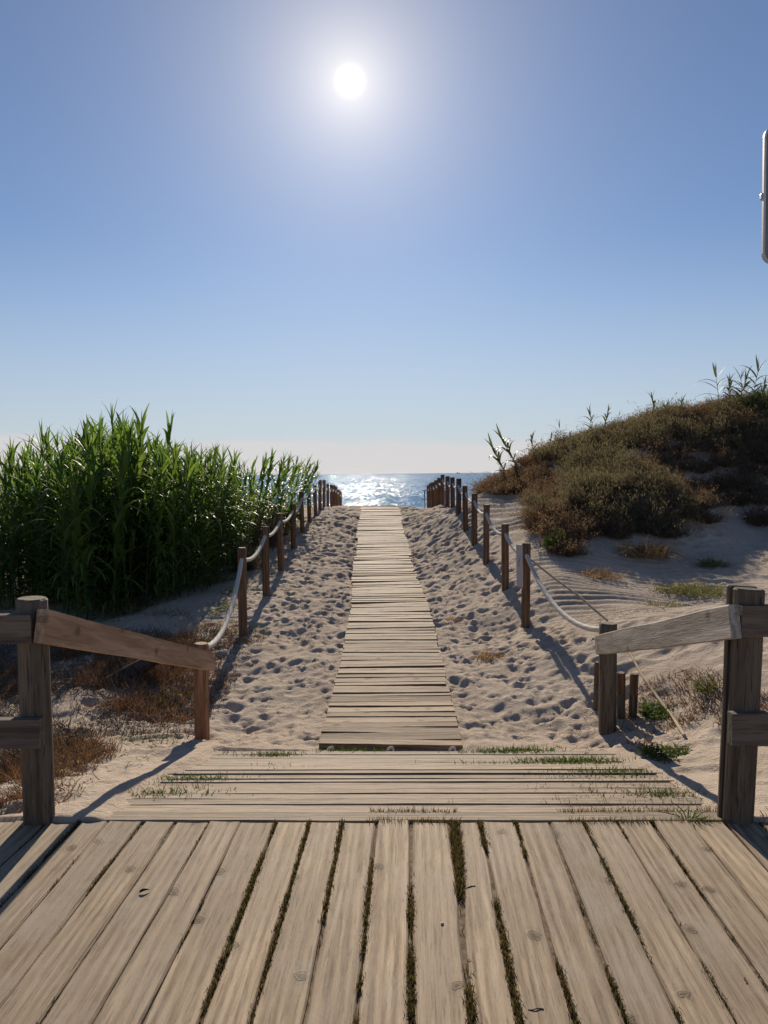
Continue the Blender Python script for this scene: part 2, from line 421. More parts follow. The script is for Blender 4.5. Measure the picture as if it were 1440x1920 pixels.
sf = ramp(t, M(t, 'ADD', M(t, 'MULTIPLY', spark, .6), M(t, 'MULTIPLY', spark2, .4)), [(.49, (.17,) * 3), (.57, (.62,) * 3)])
mx = N(t, 'ShaderNodeMixShader'); t.links.new(sf, mx.inputs[0])
t.links.new(body.outputs[0], mx.inputs[1]); t.links.new(shine.outputs[0], mx.inputs[2]); t.links.new(mx.outputs[0], out.inputs['Surface'])

# ------------------------------------------------------------------ lay-out of the walk, ramp and deck
SEA_Z = -3.0
eL = pixz(150, 1539, 0.0); eR = pixz(1300, 1539, 0.0)        # front edge of the deck
def edgeY(x): return eL[1] + (eR[1] - eL[1]) * (x - eL[0]) / (eR[0] - eL[0])
edge_ang = math.atan2(eR[1] - eL[1], eR[0] - eL[0])
RAMP_S, RAMP_L = .198, 1.93
def rampz(x, y): return -RAMP_S * (y - edgeY(x))
WALK = [(735, 1399, 5.50), (734, 1250, 7.7), (730.5, 1140, 10.2), (722, 1085, 12.3), (717, 1040, 14.6), (714, 992, 17.4), (712.5, 957, 20.3)]
wp = np.array([pix(*w) for w in WALK])
tail = np.array([wp[-1] + np.array([-.045 * d, d, z]) for d, z in ((1.6, .045), (3, -.02), (6, -.27), (10, -.62), (14, -1.0))])
wp = np.vstack([wp, tail])
_yy = np.linspace(wp[0, 1] - 3, wp[-1, 1], 400)
def _sm(col):
    v = np.interp(_yy, wp[:, 1], wp[:, col])
    k = np.hanning(25); k /= k.sum(); vp = np.pad(v, 12, mode='edge')
    return np.convolve(vp, k, 'valid')
_wx, _wz = _sm(0), _sm(2)
# ahead of the first plank the line simply goes on
def walkx(y): return np.interp(y, _yy, _wx)
def walkz(y): return np.interp(y, _yy, _wz)

LP = [(453, 1190, 1027, 8.8), (497, 1117, 987, 10.8), (525, 1070, 962, 12.6), (549, 1030, 945, 14.7), (566, 998, 922, 16.8),
      (579, 977, 912, 18.5), (591, 967, 907, 20.4), (599, 0, 900, 21.9), (606.5, 0, 900, 23.4), (614, 0, 907, 25.2), (621, 0, 909, 27.1),
      (626, 0, 910, 28.7), (630.5, 0, 912, 30.2), (635, 0, 918, 32.0), (638.5, 0, 921, 33.5)]
RP = [(986, 1177, 1018, 9.0), (947, 1109, 982, 10.4), (911, 1055, 946, 12.1), (889, 1021, 925, 13.5), (873, 992, 911, 14.8),
      (859, 963, 897, 16.0), (848.5, 952, 894.7, 17.2), (839, 949.5, 893, 18.4), (830, 949, 890, 19.7), (822.5, 0, 896, 21.0), (817, 0, 900, 22.1),
      (811.7, 0, 904, 23.3), (807.4, 0, 906, 24.5), (803, 0, 909.5, 25.7)]

# ------------------------------------------------------------------ terrain
ctrl = []
def cp(px, py, Y): ctrl.append(tuple(pix(px, py, Y)))
def cw(x, y, z): ctrl.append((x, y, z))
for y in (5.6, 7, 8.5, 10, 12, 14, 16, 18, 20, 22, 24, 27, 31):
    for o in (-.7, .7): cw(walkx(y) + o, y, walkz(y) - .02)
for px, pb, ptop, Y in LP + RP:
    if pb: cp(px, pb, Y)
    else:
        q = pix(px, ptop, Y); cw(q[0], q[1], q[2] - .85)
for s in (-1.62, 1.62):
    for y in (3.5, 4.2, 4.9, 5.4): cw(s, y, -RAMP_S * (y - 3.45) + .012)
for q in [(1060, 1075, 10.3), (1110, 1085, 10.4), (1250, 1062, 11), (1340, 965, 13.5), (1425, 965, 14), (1400, 1080, 10.2), (1250, 1130, 9.0),
          (1150, 1160, 8.1), (1300, 1200, 7.0), (1400, 1250, 6.0), (1138, 1378, 5.85), (1290, 1380, 5.3), (1430, 1450, 4.3), (1060, 1230, 7.4), (1010, 1120, 9.6),
          (1000, 1000, 12.8), (1040, 1020, 11.8), (1130, 925, 13.5), (1230, 905, 13.5), (1050, 965, 13), (1150, 1000, 12.2), (1250, 1003, 12.2), (960, 965, 14.6), (960, 938, 16),
          (930, 925, 19), (1000, 868, 18.5), (1100, 828, 18), (1200, 808, 17.5), (1300, 791, 17), (1440, 768, 17), (1200, 858, 15.5), (1350, 872, 15.2),
          (300, 1185, 9.4), (200, 1155, 10.6), (0, 1200, 9), (100, 1300, 6.7), (50, 1450, 4.7), (250, 1400, 5.3), (378, 1390, 5.85), (400, 1150, 10.0), (430, 1100, 12.0)]:
    cp(*q)
for q in [(-6, 14, -.35), (-12, 12, -.35), (-12, 5, -.35), (-4, 18, .1), (-10, 20, 0), (-4.5, 22, .2), (-12, 30, -.2), (-4, 3, -.12), (-12, 2.5, -.3), (4, 3.2, -.1), (12, 2.5, 0),
          (12, 6, .4), (12, 10, 1.1), (12, 14, 2.6), (12, 18, 3.2), (12, 24, 2.2), (4, 23, 1.3), (8, 24, 2.0), (2, 24, .6), (8, 30, .6), (3, 30, .1), (8, 7, .15), (8, 10.5, .75),
          (-12, 45, -1.4), (0, 45, -1.4), (12, 45, -1.2), (-12, 60, -2.6), (0, 60, -2.6), (12, 60, -2.6), (-12, 80, -4.4), (0, 80, -4.4), (12, 80, -4.4), (-1, 38, -.75), (-5, 36, -.7), (5, 38, -.7)]:
    cw(*q)
ctrl = np.array(ctrl)
def _phi(r2): return .5 * r2 * np.log(r2 + 1e-9)
def tps_fit(C, lam):
    n = len(C); A = np.zeros((n + 3, n + 3)); b = np.zeros(n + 3)
    d2 = ((C[:, None, :2] - C[None, :, :2]) ** 2).sum(-1)
    A[:n, :n] = _phi(d2) + lam * np.eye(n)
    A[:n, n] = 1; A[:n, n + 1:] = C[:, :2]; A[n, :n] = 1; A[n + 1:, :n] = C[:, :2].T
    b[:n] = C[:, 2]; return np.linalg.solve(A, b)
tw = tps_fit(ctrl, .02)
cxs = np.arange(-14, 14.01, .2); cys = np.arange(1.5, 84.01, .25)
gx, gy = np.meshgrid(cxs, cys, indexing='ij')
cz = np.full(gx.shape, tw[len(ctrl)]) + tw[len(ctrl) + 1] * gx + tw[len(ctrl) + 2] * gy
for k, (a, b_, _) in enumerate(ctrl): cz += tw[k] * _phi((gx - a) ** 2 + (gy - b_) ** 2)
def bil(xs, ys, Z, x, y):
    i = np.clip(np.searchsorted(xs, x) - 1, 0, len(xs) - 2); j = np.clip(np.searchsorted(ys, y) - 1, 0, len(ys) - 2)
    u = np.clip((x - xs[i]) / (xs[i + 1] - xs[i]), 0, 1); v = np.clip((y - ys[j]) / (ys[j + 1] - ys[j]), 0, 1)
    return (Z[i, j] * (1 - u) + Z[i + 1, j] * u) * (1 - v) + (Z[i, j + 1] * (1 - u) + Z[i + 1, j + 1] * u) * v

def axis_grid(fine0, fine1, step, lo, hi, grow):
    a = list(np.arange(fine0, fine1, step)); s = step; x = a[-1]
    while x < hi: s *= grow; x += s; a.append(x)
    s = step; x = a[0]; left = []
    while x > lo: s *= grow; x -= s; left.append(x)
    return np.array(left[::-1] + a)
gxs = axis_grid(-3.6, 5.2, .026, -420, 420, 1.055)
ya = [3.3]; 
while ya[-1] < 24: ya.append(ya[-1] + max(.024, .0030 * ya[-1]))
s = .08; 
while ya[-1] < 90: s *= 1.08; ya.append(ya[-1] + s)
s = .05; yb = [3.3]
while yb[-1] > -250: s *= 1.15; yb.append(yb[-1] - s)
gys = np.array(yb[:0:-1] + ya)
GX, GY = np.meshgrid(gxs, gys, indexing='ij')
GZ = bil(cxs, cys, cz, GX, GY)
# relief: dunes in the large, trodden sand in the small
OFF = GX - walkx(GY)
wid = smooth(0, 1.5, np.abs(OFF) - 2.2)
GZ += wid * .05 * vnoise(GX * .9, GY * .9, 3) + .02 * vnoise(GX * 2.3, GY * 2.3, 4)
far_fade = 1 - smooth(26, 40, GY)
corr = np.where(GX > walkx(GY), 1 - smooth(1.5, 2.2, OFF), 1 - smooth(1.6, 2.4, -OFF)) * smooth(5.0, 6.0, GY)
rightflat = smooth(1.25, 1.7, OFF) * (1 - smooth(3.2, 5, OFF)) * (1 - smooth(7.5, 9, GY)) * smooth(3.4, 4, GY)
rightslope = smooth(2.6, 3.6, GX) * (1 - smooth(12.5, 14.5, GY)) * smooth(3.4, 4.2, GY)
leftflat = smooth(1.3, 1.6, -OFF) * (1 - smooth(3, 5, -OFF)) * smooth(3.35, 3.6, GY) * (1 - smooth(11, 13, GY))
tread = np.clip(corr + .8 * rightflat + .8 * rightslope + .85 * leftflat, 0, 1) * far_fade
rn = 1 - np.abs(vnoise(GX * 6.5, GY * 6.5, 5)); rn2 = 1 - np.abs(vnoise(GX * 11, GY * 11, 6))
GZ += tread * (.014 * (rn - .6) + .012 * (rn2 - .6) + .013 * vnoise(GX * 3.6, GY * 3.6, 7))
ST = np.zeros_like(GZ)
def stamp(x, y, a, b, th, dep):
    w = 2.3 * max(a, b)
    i0, i1 = np.searchsorted(gxs, (x - w, x + w)); j0, j1 = np.searchsorted(gys, (y - w, y + w))
    if i1 - i0 < 3 or j1 - j0 < 3: return
    dx = GX[i0:i1, j0:j1] - x; dy = GY[i0:i1, j0:j1] - y
    u = (dx * math.cos(th) + dy * math.sin(th)) / a; v = (-dx * math.sin(th) + dy * math.cos(th)) / b
    r2 = u * u + v * v
    ST[i0:i1, j0:j1] += dep * (-np.exp(-r2 ** 1.5) + .5 * np.exp(-(np.sqrt(r2) - 1.35) ** 2 / .10))
g = np.random.default_rng(5)
for _ in range(4600):
    y = 5.2 + 20 * g.random() ** 1.15; sgn = g.choice((-1, 1)); o = g.uniform(.5, 2.0)
    k_ = float(np.clip(.85 + .075 * (y - 6), .85, 1.7))
    if g.random() < .42: A_, B_, T_, D_ = g.uniform(.04, .065), g.uniform(.07, .115), g.normal(0, .7), g.uniform(.014, .036)
    else: A_, B_, T_, D_ = g.uniform(.026, .042), g.uniform(.03, .055), g.normal(0, 1.5), g.uniform(.009, .024)
    stamp(walkx(y) + sgn * o, y, A_ * k_, B_ * k_, T_, D_ * k_ ** 1.2)
for _ in range(420):
    stamp(g.uniform(1.3, 6), g.uniform(4.2, 12.5), g.uniform(.06, .12), g.uniform(.09, .19), g.normal(0, .9), g.uniform(.012, .036))
for _ in range(330):
    stamp(g.uniform(-4.5, -1.5), 3.5 + 7 * g.random() ** 1.4, g.uniform(.04, .1), g.uniform(.06, .15), g.normal(0, .9), g.uniform(.012, .035))
GZ += .6 * np.clip(ST, -.085, .042) * np.clip(tread * 1.2, 0, 1)
# wind ripples beyond the rope
rip = smooth(1.7, 2.1, OFF) * (1 - smooth(4.2, 5, OFF)) * smooth(7.6, 8.6, GY) * (1 - smooth(11.3, 12.3, GY))
GZ += rip * .011 * np.sin(2 * np.pi * (GY * .96 + GX * .28 + .12 * vnoise(GX * 1.5, GY * 1.5, 9)) / .155)
rip2 = smooth(1.6, 2.0, OFF) * (1 - smooth(3.2, 3.8, OFF)) * smooth(12.9, 13.6, GY) * (1 - smooth(17, 18, GY))
GZ += rip2 * .028 * np.sin(2 * np.pi * (GY * .62 + GX * .78 + .15 * vnoise(GX * 1.2, GY * 1.2, 10)) / .30)
# sand lies lower under the timber, and is blown over its edges here and there
EY = edgeY(GX)
und = (GY < EY + .02) & (np.abs(GX) < 3.2)
GZ = np.where(und, -.032, GZ)
fade = smooth(0, .25, GY - EY); GZ = np.where((GY >= EY) & (GY < EY + .3) & (np.abs(GX) < 1.45), -.035 * (1 - fade) + np.minimum(GZ, -.04) * fade, GZ)
onr = (GY >= EY - .01) & (GY < EY + RAMP_L + .03)
hw = 1.40 + .05 * vnoise(GY * 2.3, GY * 0 + 4.2, 12) - .10 * smooth(1.2, 1.9, GY - EY)
lim = rampz(GX, GY) - .026 + .10 * smooth(0, .16, np.abs(GX - .0) - hw)
GZ = np.where(onr, np.where(np.abs(GX) < hw + .25, np.minimum(GZ, lim), GZ), GZ)
GZ = np.where(onr & (np.abs(GX) >= hw) & (np.abs(GX) < hw + .4), np.maximum(GZ, rampz(GX, GY) + (.004 + .010 * rn + .012 * vnoise(GX * 5, GY * 5, 14)) * smooth(0, .1, np.abs(GX) - hw)), GZ)
onw = (GY > 5.35) & (np.abs(OFF) < .66)
wl = walkz(GY) - .030 + .055 * smooth(.47, .60, np.abs(OFF) + .03 * vnoise(GY * 3, np.sign(OFF) * 7.7, 13))
GZ = np.where(onw & (GY < 40), np.minimum(GZ, wl), GZ)
nx, ny = GX.shape
ii, jj = np.meshgrid(np.arange(nx - 1), np.arange(ny - 1), indexing='ij')
q = np.stack([ii * ny + jj, (ii + 1) * ny + jj, (ii + 1) * ny + jj + 1, ii * ny + jj + 1], -1).reshape(-1, 4)
sand = obj('sand_ground', mesh_np('sand_ground', np.stack([GX, GY, GZ], -1).reshape(-1, 3), q, MAT['sand'], True))
tag(sand, 'pale trodden beach sand rising to a dune crest', kind='structure')
def gz(x, y): return bil(gxs, gys, GZ, np.asarray(x, float), np.asarray(y, float))
def gzs(x, y): return float(gz(x, y))
GS = bil(cxs, cys, cz, GX, GY)   # smooth ground, without footprints

# sea sheet out to the horizon
sv = []; ysea = np.concatenate([np.linspace(55, 400, 12), np.geomspace(600, 60000, 12)])
for y in ysea:
    for x in (-60000, -6000, -600, 600, 6000, 60000): sv.append((x, y, SEA_Z))
k = 6; i, j = np.meshgrid(np.arange(len(ysea) - 1), np.arange(5), indexing='ij')
qs = np.stack([i * k + j, i * k + j + 1, (i + 1) * k + j + 1, (i + 1) * k + j], -1).reshape(-1, 4)
sea = obj('sea', mesh_np('sea', sv, qs, MAT['sea'])); tag(sea, 'blue sea glittering under the sun', kind='structure')

# ------------------------------------------------------------------ deck
MAT['soil'] = simple('gap_soil', (.10, .073, .048), .95, (.27, .21, .15), 28, .1)
so_v = [(-3.2, .3, -.013), (3.2, .3, -.013), (3.2, float(edgeY(3.2)) - .01, -.013), (-3.2, float(edgeY(-3.2)) - .01, -.013)]
soil = obj('soil', mesh_np('soil', so_v, np.array([[0, 1, 2, 3]]), MAT['soil'])); tag(soil, 'dark soil packed in the gaps of the deck', kind='structure')
deck = empty('wooden_deck', (0, 1.5, 0))
tag(deck, 'weathered wooden deck of long lengthwise planks with grassy gaps', 'deck')
gap_px = [150, 205, 267, 328, 392, 452, 518, 580, 642, 705, 770, 843, 900, 966, 1027, 1092, 1157, 1221, 1292, 1357]
gap_w = [.012, .010, .012, .014, .008, .010, .022, .018, .018, .020, .026, .024, .026, .020, .018, .018, .014, .016, .014, .014]
gxp = [float(pixz(p_, 1539, 0)[0]) for p_ in gap_px]
while gxp[0] > -3.1: gxp.insert(0, gxp[0] - .148); gap_w.insert(0, .01)
while gxp[-1] < 3.1: gxp.append(gxp[-1] + .148); gap_w.append(.012)
gap_w = [w_ * .6 for w_ in gap_w]
Y0 = .4
for i in range(len(gxp) - 1):
    a = gxp[i] + gap_w[i] / 2; b_ = gxp[i + 1] - gap_w[i + 1] / 2
    xc = (a + b_) / 2; ye = edgeY(xc) - .006 + random.uniform(-.012, .006); L = ye - Y0
    V, Fc = plank(L, b_ - a, .05, 100 + i, seg=18, wob=.0028, bev=.006, cup=.0015)
    if abs(gxp[i] - float(pixz(843, 1539, 0)[0])) < .01:
        V[:, 1] -= (V[:, 1] > .02) * .036 * smooth(L / 2 - .95, L / 2 - .25, V[:, 0])
    tw_ = random.gauss(0, .0012)
    o = obj('plank', mesh_np('deck_plank', V, Fc, MAT['deck']), deck)
    o.rotation_euler = (random.gauss(0, .006), 0, R(90) + tw_)
    o.location = (xc, (Y0 + ye) / 2 - 1.5, random.uniform(-.003, .003))

# ------------------------------------------------------------------ ramp of cross planks
rampo = empty('wooden_ramp', (0, float(edgeY(0)), 0))
tag(rampo, 'short wooden ramp of crosswise planks leading down from deck to sand', 'ramp')
tilt = math.atan(RAMP_S); s = 0.0; i = 0
while s < RAMP_L / math.cos(tilt) - .05:
    w = random.uniform(.095, .145) if i else .15
    gp = random.choice((.002, .004, .008, .016)) if i != 1 else .022
    sc_ = s + w / 2
    V, Fc = plank(2.94 + random.uniform(-.02, .02), w, .045, 300 + i, seg=16, wob=.0035, bev=.007, cup=.002)
    o = obj('plank', mesh_np('ramp_plank', V, Fc, MAT['ramp']), rampo)
    o.rotation_euler = Euler((-tilt + random.gauss(0, .035), 0, edge_ang + random.gauss(0, .002)), 'XYZ')
    o.location = (random.uniform(-.015, .015), sc_ * math.cos(tilt) + .006, -sc_ * math.sin(tilt) + random.uniform(-.004, .003))
    s += w + gp; i += 1

# ------------------------------------------------------------------ roll-out plank walk over the dune
walk = empty('beach_walkway', (float(walkx(5.5)), 5.5, float(walkz(5.5))))
tag(walk, 'narrow roll-out walkway of brown cross planks running over sand to the sea', 'walkway')
wl0 = np.array(walk.location)
y = 5.50; i = 0
protos = []
for k in range(14):
    V, Fc = plank(1.045, .1, .05, 500 + k, seg=6, wob=.003, bev=.006, cup=.0015)
    protos.append(mesh_np('walk_plank', V, Fc, MAT['walk']))
sec_rot = 0
while y < 31:
    w = random.choice((.085, .10, .115, .13, .145)) * random.uniform(.95, 1.05)
    if i % 17 == 0: sec_rot = random.gauss(0, .010); sec_dx = random.gauss(0, .008)
    yc = y + w / 2
    sl_ = math.atan2(walkz(yc + .2) - walkz(yc - .2), .4); hd = math.atan2(walkx(yc + .5) - walkx(yc - .5), 1.0)
    o = obj('plank', protos[random.randrange(14)], walk)
    o.scale = (1 + random.uniform(-.012, .012), w / .1, 1)
    o.rotation_euler = (sl_ + random.gauss(0, .05), random.gauss(0, .007), -hd + sec_rot + random.gauss(0, .013) + (math.pi if random.random() < .5 else 0))
    if abs(o.rotation_euler[2]) > 1.5: o.rotation_euler[0] *= -1
    o.location = (float(walkx(yc)) + sec_dx + random.gauss(0, .004) - wl0[0], yc - wl0[1], float(walkz(yc)) + .004 + random.uniform(-.006, .007) - wl0[2])
    y += w + random.choice((.003, .005, .008, .014)); i += 1
# rope knots that tie the front board
def knot(px, seed):
    g = np.random.default_rng(seed); c = pix(px, 1398, 5.47)
    c[2] = float(walkz(5.5)) - .018
    a = np.linspace(0, 2 * np.pi * 1.4, 40)
    pts = np.stack([.020 * np.cos(a), -.012 + .010 * np.sin(a * 2), .018 * np.sin(a) + .002], -1)
    mb = MB().add(*tube(pts, .0095, 8))
    for sgn in ((-1, 1) if seed % 2 == 0 else (1,)):
        L = g.uniform(.07, .13); u = np.linspace(0, 1, 9)
        pts = np.stack([sgn * (.01 + L * u), -.015 - .006 * np.sin(u * 5), -.008 - .020 * np.minimum(1, u * 2.2) + .004 * np.sin(u * 9)], -1)
        mb.add(*tube(pts, .0075, 8))
    o = obj('rope_knot', mb.mesh('rope_knot', MAT['rope'], True), walk); FP = [ch for ch in walk.children if ch.name.startswith('plank')][0]; o.parent = FP
    bpy.context.view_layer.update(); o.matrix_world = Matrix.Translation(Vector(c))
for px, sd_ in ((620, 1), (732, 2), (848, 3)): knot(px, sd_)

# ------------------------------------------------------------------ railings at the head of the ramp
def between(o_root, name, a, b, mesh_fn, mat):
    """post mesh standing from a to b"""
    a = np.array(a, float); b = np.array(b, float); h = np.linalg.norm(b - a)
    o = obj(name, mesh_fn(h), o_root)
    o.rotation_euler = Vector(b - a).to_track_quat('Z', 'Y').to_euler()
    o.location = a - np.array(o_root.location)
    return o
def board(o_root, name, a, b, height, thick, mat, seed):
    """board on edge from a to b (centre line)"""
    a = np.array(a, float); b = np.array(b, float); L = np.linalg.norm(b - a)
    V, Fc = plank(L, height, thick, seed, seg=10, wob=.0018, bev=.004)
    V = V[:, [0, 2, 1]]; V[:, 1] += thick / 2; V[:, 1] *= -1      # stand it on edge
    V[:, 1] *= -1
    Fc = [f[:, ::-1] for f in Fc]
    o = obj(name, mesh_np(name, V, Fc, mat), o_root)
    d = (b - a) / L
    o.rotation_euler = (0, -math.asin(d[2]), math.atan2(d[1], d[0]))
    o.rotation_euler = (Matrix.Rotation(math.atan2(d[1], d[0]), 3, 'Z') @ Matrix.Rotation(-math.asin(d[2]), 3, 'Y')).to_euler()
    o.location = (a + b) / 2 - np.array(o_root.location)
    return o
def dlog(r, seed, double=False):
    def fn(h):
        if not double:
            V, Fc = log_post(h, r, seed, sides=24, flat=(1.0, .86), below=.04)
            return mesh_np('post', V, Fc, MAT['oldpost'], 24 * 7)
        mb = MB()
        for s_, dx in ((0, -.52), (1, .52)):                      # two half timbers side by side
            V, Fc = log_post(h + (.004 if s_ else 0), r, seed + s_, sides=22, flat=((1.0, .42) if not s_ else (.42, 1.0)), below=.04)
            V[:, 0] = V[:, 0] * .72 + dx * r * .94
            mb.add(V, Fc)
        return mb.mesh('post', MAT['oldpost'])
    return fn
def shortlog(r, seed, mat):
    return lambda h: mesh_np('post', *log_post(h, r, seed, sides=22, below=.2), mat, 22 * 7)
# reed side
bL = pixz(73, 1537, 0.0); yL = bL[1]; tL = pix(60, 1121, yL)
rl = empty('wooden_railing', bL)
tag(rl, 'wooden railing with warm brown sloping handrail beside the reeds', 'railing')
between(rl, 'post', bL, tL, dlog(.066, 21), None)
n0 = pix(76, 1174, yL - .11); f0 = pix(398, 1241, 6.0)
board(rl, 'handrail', n0, f0, .142, .045, MAT['newboard'], 31)
sb = pix(379, 1391, 5.87); stp = pix(378, 1206, 5.87)
sb[2] = min(sb[2], gzs(sb[0], sb[1]) + .01)
between(rl, 'post', sb, stp, shortlog(.056, 23, MAT['redpost']), None)
for (y0_, y1_, xe) in ((1150, 1206, 63), (1345, 1401, 78)):
    e = pix(xe, (y0_ + y1_) / 2, yL - .09); h = (y1_ - y0_) / F * (yL - .09)
    board(rl, 'rail', e + np.array([-1.75, -.02, .0]), e, h, .05, MAT['rail'], 33 + xe)
ob = bL + np.array([-1.6, 0, 0]); between(rl, 'post', ob, ob + np.array([0, 0, 1.0]), dlog(.066, 25), None)
# dune side
bR = pixz(1378, 1532, 0.0); yR = bR[1]; tR = pix(1398, 1101, yR)
rr = empty('wooden_railing', bR)
tag(rr, 'wooden railing with pale grey sloping handrail on the dune side', 'railing')
between(rr, 'post', bR, tR, dlog(.066, 27, True), None)
n0 = pix(1377, 1165, yR - .11); f0 = pix(1122, 1210, 5.9)
board(rr, 'handrail', n0, f0, .147, .045, MAT['greyboard'], 35)
sb2 = pix(1138, 1379, 5.85); st2 = pix(1141, 1168, 5.85)
sb2[2] = min(sb2[2], gzs(sb2[0], sb2[1]) + .01)
between(rr, 'post', sb2, st2, shortlog(.066, 29, MAT['oldpost']), None)
for (y0_, y1_, xe) in ((1136, 1192, 1386), (1336, 1395, 1371)):
    e = pix(xe, (y0_ + y1_) / 2, yR - .09); h = (y1_ - y0_) / F * (yR - .09)
    board(rr, 'rail', e, e + np.array([1.75, .02, 0]), h, .05, MAT['rail'], 37 + xe)
ob = bR + np.array([1.6, 0, 0]); between(rr, 'post', ob, ob + np.array([0, 0, 1.0]), dlog(.066, 26), None)

# short stakes round the foot of the grey post
def stake(px, pb, pt, Y, w, seed, label):
    b = pix(px, pb, Y); b[2] = gzs(b[0], b[1]) - .005; t_ = pix(px + random.uniform(-2, 6), pt, Y)
    h = t_[2] - b[2]
    root = empty('wooden_stake', b)
    root.rotation_euler = (0, math.atan2(t_[0] - b[0], h), 0)
    V, Fc = log_post(h * .53, w, seed, sides=14, below=.1, cham=.001)
    obj('foot', mesh_np('stake_foot', V, Fc, MAT['oldpost']), root)
    V, Fc = log_post(h * .47, w * 1.01, seed, sides=14, below=.0, cham=.006)
    obj('head', mesh_np('stake_head', V, Fc, MAT['post']), root, (0, 0, h * .53))
    tag(root, label, 'stake', 'short stakes round the grey handrail post')
stake(1119, 1352, 1241, 6.25, .032, 41, 'tallest short stake with dark top behind the grey handrail post')
stake(1128, 1350, 1248, 6.35, .026, 42, 'thin short stake hidden closest behind the grey handrail post')
stake(1165, 1366, 1261, 6.05, .033, 43, 'short stake with dark top standing just beside grey handrail post')
stake(1186, 1368, 1263, 6.0, .033, 44, 'outermost short stake with dark top beside the old cord')

# ------------------------------------------------------------------ rope posts
ordn = ['first', 'second', 'third', 'fourth', 'fifth', 'sixth', 'seventh', 'eighth', 'ninth', 'tenth', 'eleventh', 'twelfth', 'thirteenth', 'fourteenth', 'fifteenth']
def rope_posts(PL, side, seed0, lab):
    tops = []
    for i, (px, pb, pt, Y) in enumerate(PL):
        t_ = pix(px, pt, Y); x = t_[0]
        zb = gzs(x, Y); h = t_[2] - zb
        r = .052 * random.uniform(.94, 1.06)
        root = empty('rope_post', (x, Y, zb))
        lx, ly = random.gauss(0, .012), random.gauss(0, .012)
        if side == 'L' and i == 8: ly = -.05
        root.rotation_euler = (lx, ly, random.uniform(0, 6))
        obj('shaft', mesh_np('shaft', *log_post(h, r, seed0 + i, sides=18, below=.35, cham=.010), MAT['post'], 18 * 7), root)
        tag(root, lab.format(ordn[i]), 'post', 'posts of the rope fence')
        tops.append((x + ly * h * 0, Y, t_[2], r))
        if side == 'R' and i == 0: plate_root = root
    return tops
tl = rope_posts(LP, 'L', 200, 'brown round rope post, {} from the ramp on the reed side')
tr_ = rope_posts(RP, 'R', 240, 'brown round rope post, {} from the ramp on the dune side')
for o in COL.objects:
    if o.get('label') == 'brown round rope post, first from the ramp on the dune side':
        o['label'] = 'brown round rope post with a narrow pale plate on its side'; PROOT = o
def catenary(a, b, sag, n):
    u = np.linspace(0, 1, n); p_ = np.outer(1 - u, a) + np.outer(u, b); p_[:, 2] -= sag * 4 * u * (1 - u); return p_
def rope(tops, start, first_sag, name, label, inner):
    pts = []
    att = [np.array(start)]
    for (x, y_, z, r) in tops: att.append(np.array([x + inner * .0, y_, z - .125]))
    for i in range(len(att) - 1):
        n = max(10, int(np.linalg.norm(att[i + 1] - att[i]) / (.012 if i < 3 else .03)))
        sag = first_sag if i == 0 else random.uniform(.07, .13)
        p_ = catenary(att[i], att[i + 1], sag, n)
        pts.append(p_ if i == 0 else p_[1:])
    pts = np.concatenate(pts)
    o = obj(name, MB().add(*tube(pts, .0205, 12, True, 3, 55.0, .24)).mesh(name, MAT['rope'], True))
    return tag(o, label, 'rope')
stL = np.array([stp[0] + .01, stp[1], stp[2] - .03]); stR = np.array([st2[0] - .02, st2[1], st2[2] - .05])
rope(tl, stL, .26, 'fence_rope', 'thick white twisted rope strung through the posts on the reed side', 1)
rope(tr_, stR, .24, 'fence_rope', 'thick white twisted rope strung through the posts on the dune side', -1)
# thin old cord: hangs behind the first span, then lies on the sand
c0 = np.array([tr_[1][0] + .045, tr_[1][1], tr_[1][2] - .20]); c1 = np.array([tr_[0][0] + .05, tr_[0][1], tr_[0][2] - .19])
seg1 = catenary(c0, c1, .06, 14)
gp_ = []
for (px, py, Y) in ((1040, 1085, 8.6), (1085, 1117, 8.2), (1120, 1148, 7.9)): gp_.append(pix(px, py, Y))
for (px, py) in ((1140, 1165), (1160, 1192), (1180, 1222), (1205, 1268), (1235, 1310), (1262, 1345), (1285, 1382)):
    z = -.1
    for _ in range(12):
        q_ = pixz(px, py, z); z = .5 * z + .5 * (gzs(q_[0], q_[1]) + .012)
    gp_.append(q_)
ctl = np.vstack([c1[None], np.array(gp_)])
u = np.linspace(0, len(ctl) - 1, 150); sm_ = np.stack([np.interp(u, np.arange(len(ctl)), ctl[:, k]) for k in range(3)], -1)
kk = np.hanning(11); kk /= kk.sum()
sm2 = np.stack([np.convolve(np.pad(sm_[:, k], 5, mode='edge'), kk, 'valid') for k in range(3)], -1)
low = gz(sm2[:, 0], sm2[:, 1]) + .006; sm2[:, 2] = np.where(u > 4, np.maximum(sm2[:, 2], low), sm2[:, 2])
cord = obj('old_cord', MB().add(*tube(np.vstack([seg1, sm2[1:]]), .0115, 10, True, 3, 90, .12)).mesh('old_cord', MAT['cord'], True))
tag(cord, 'thin tan cord hanging from a post and trailing over the sand', 'cord')
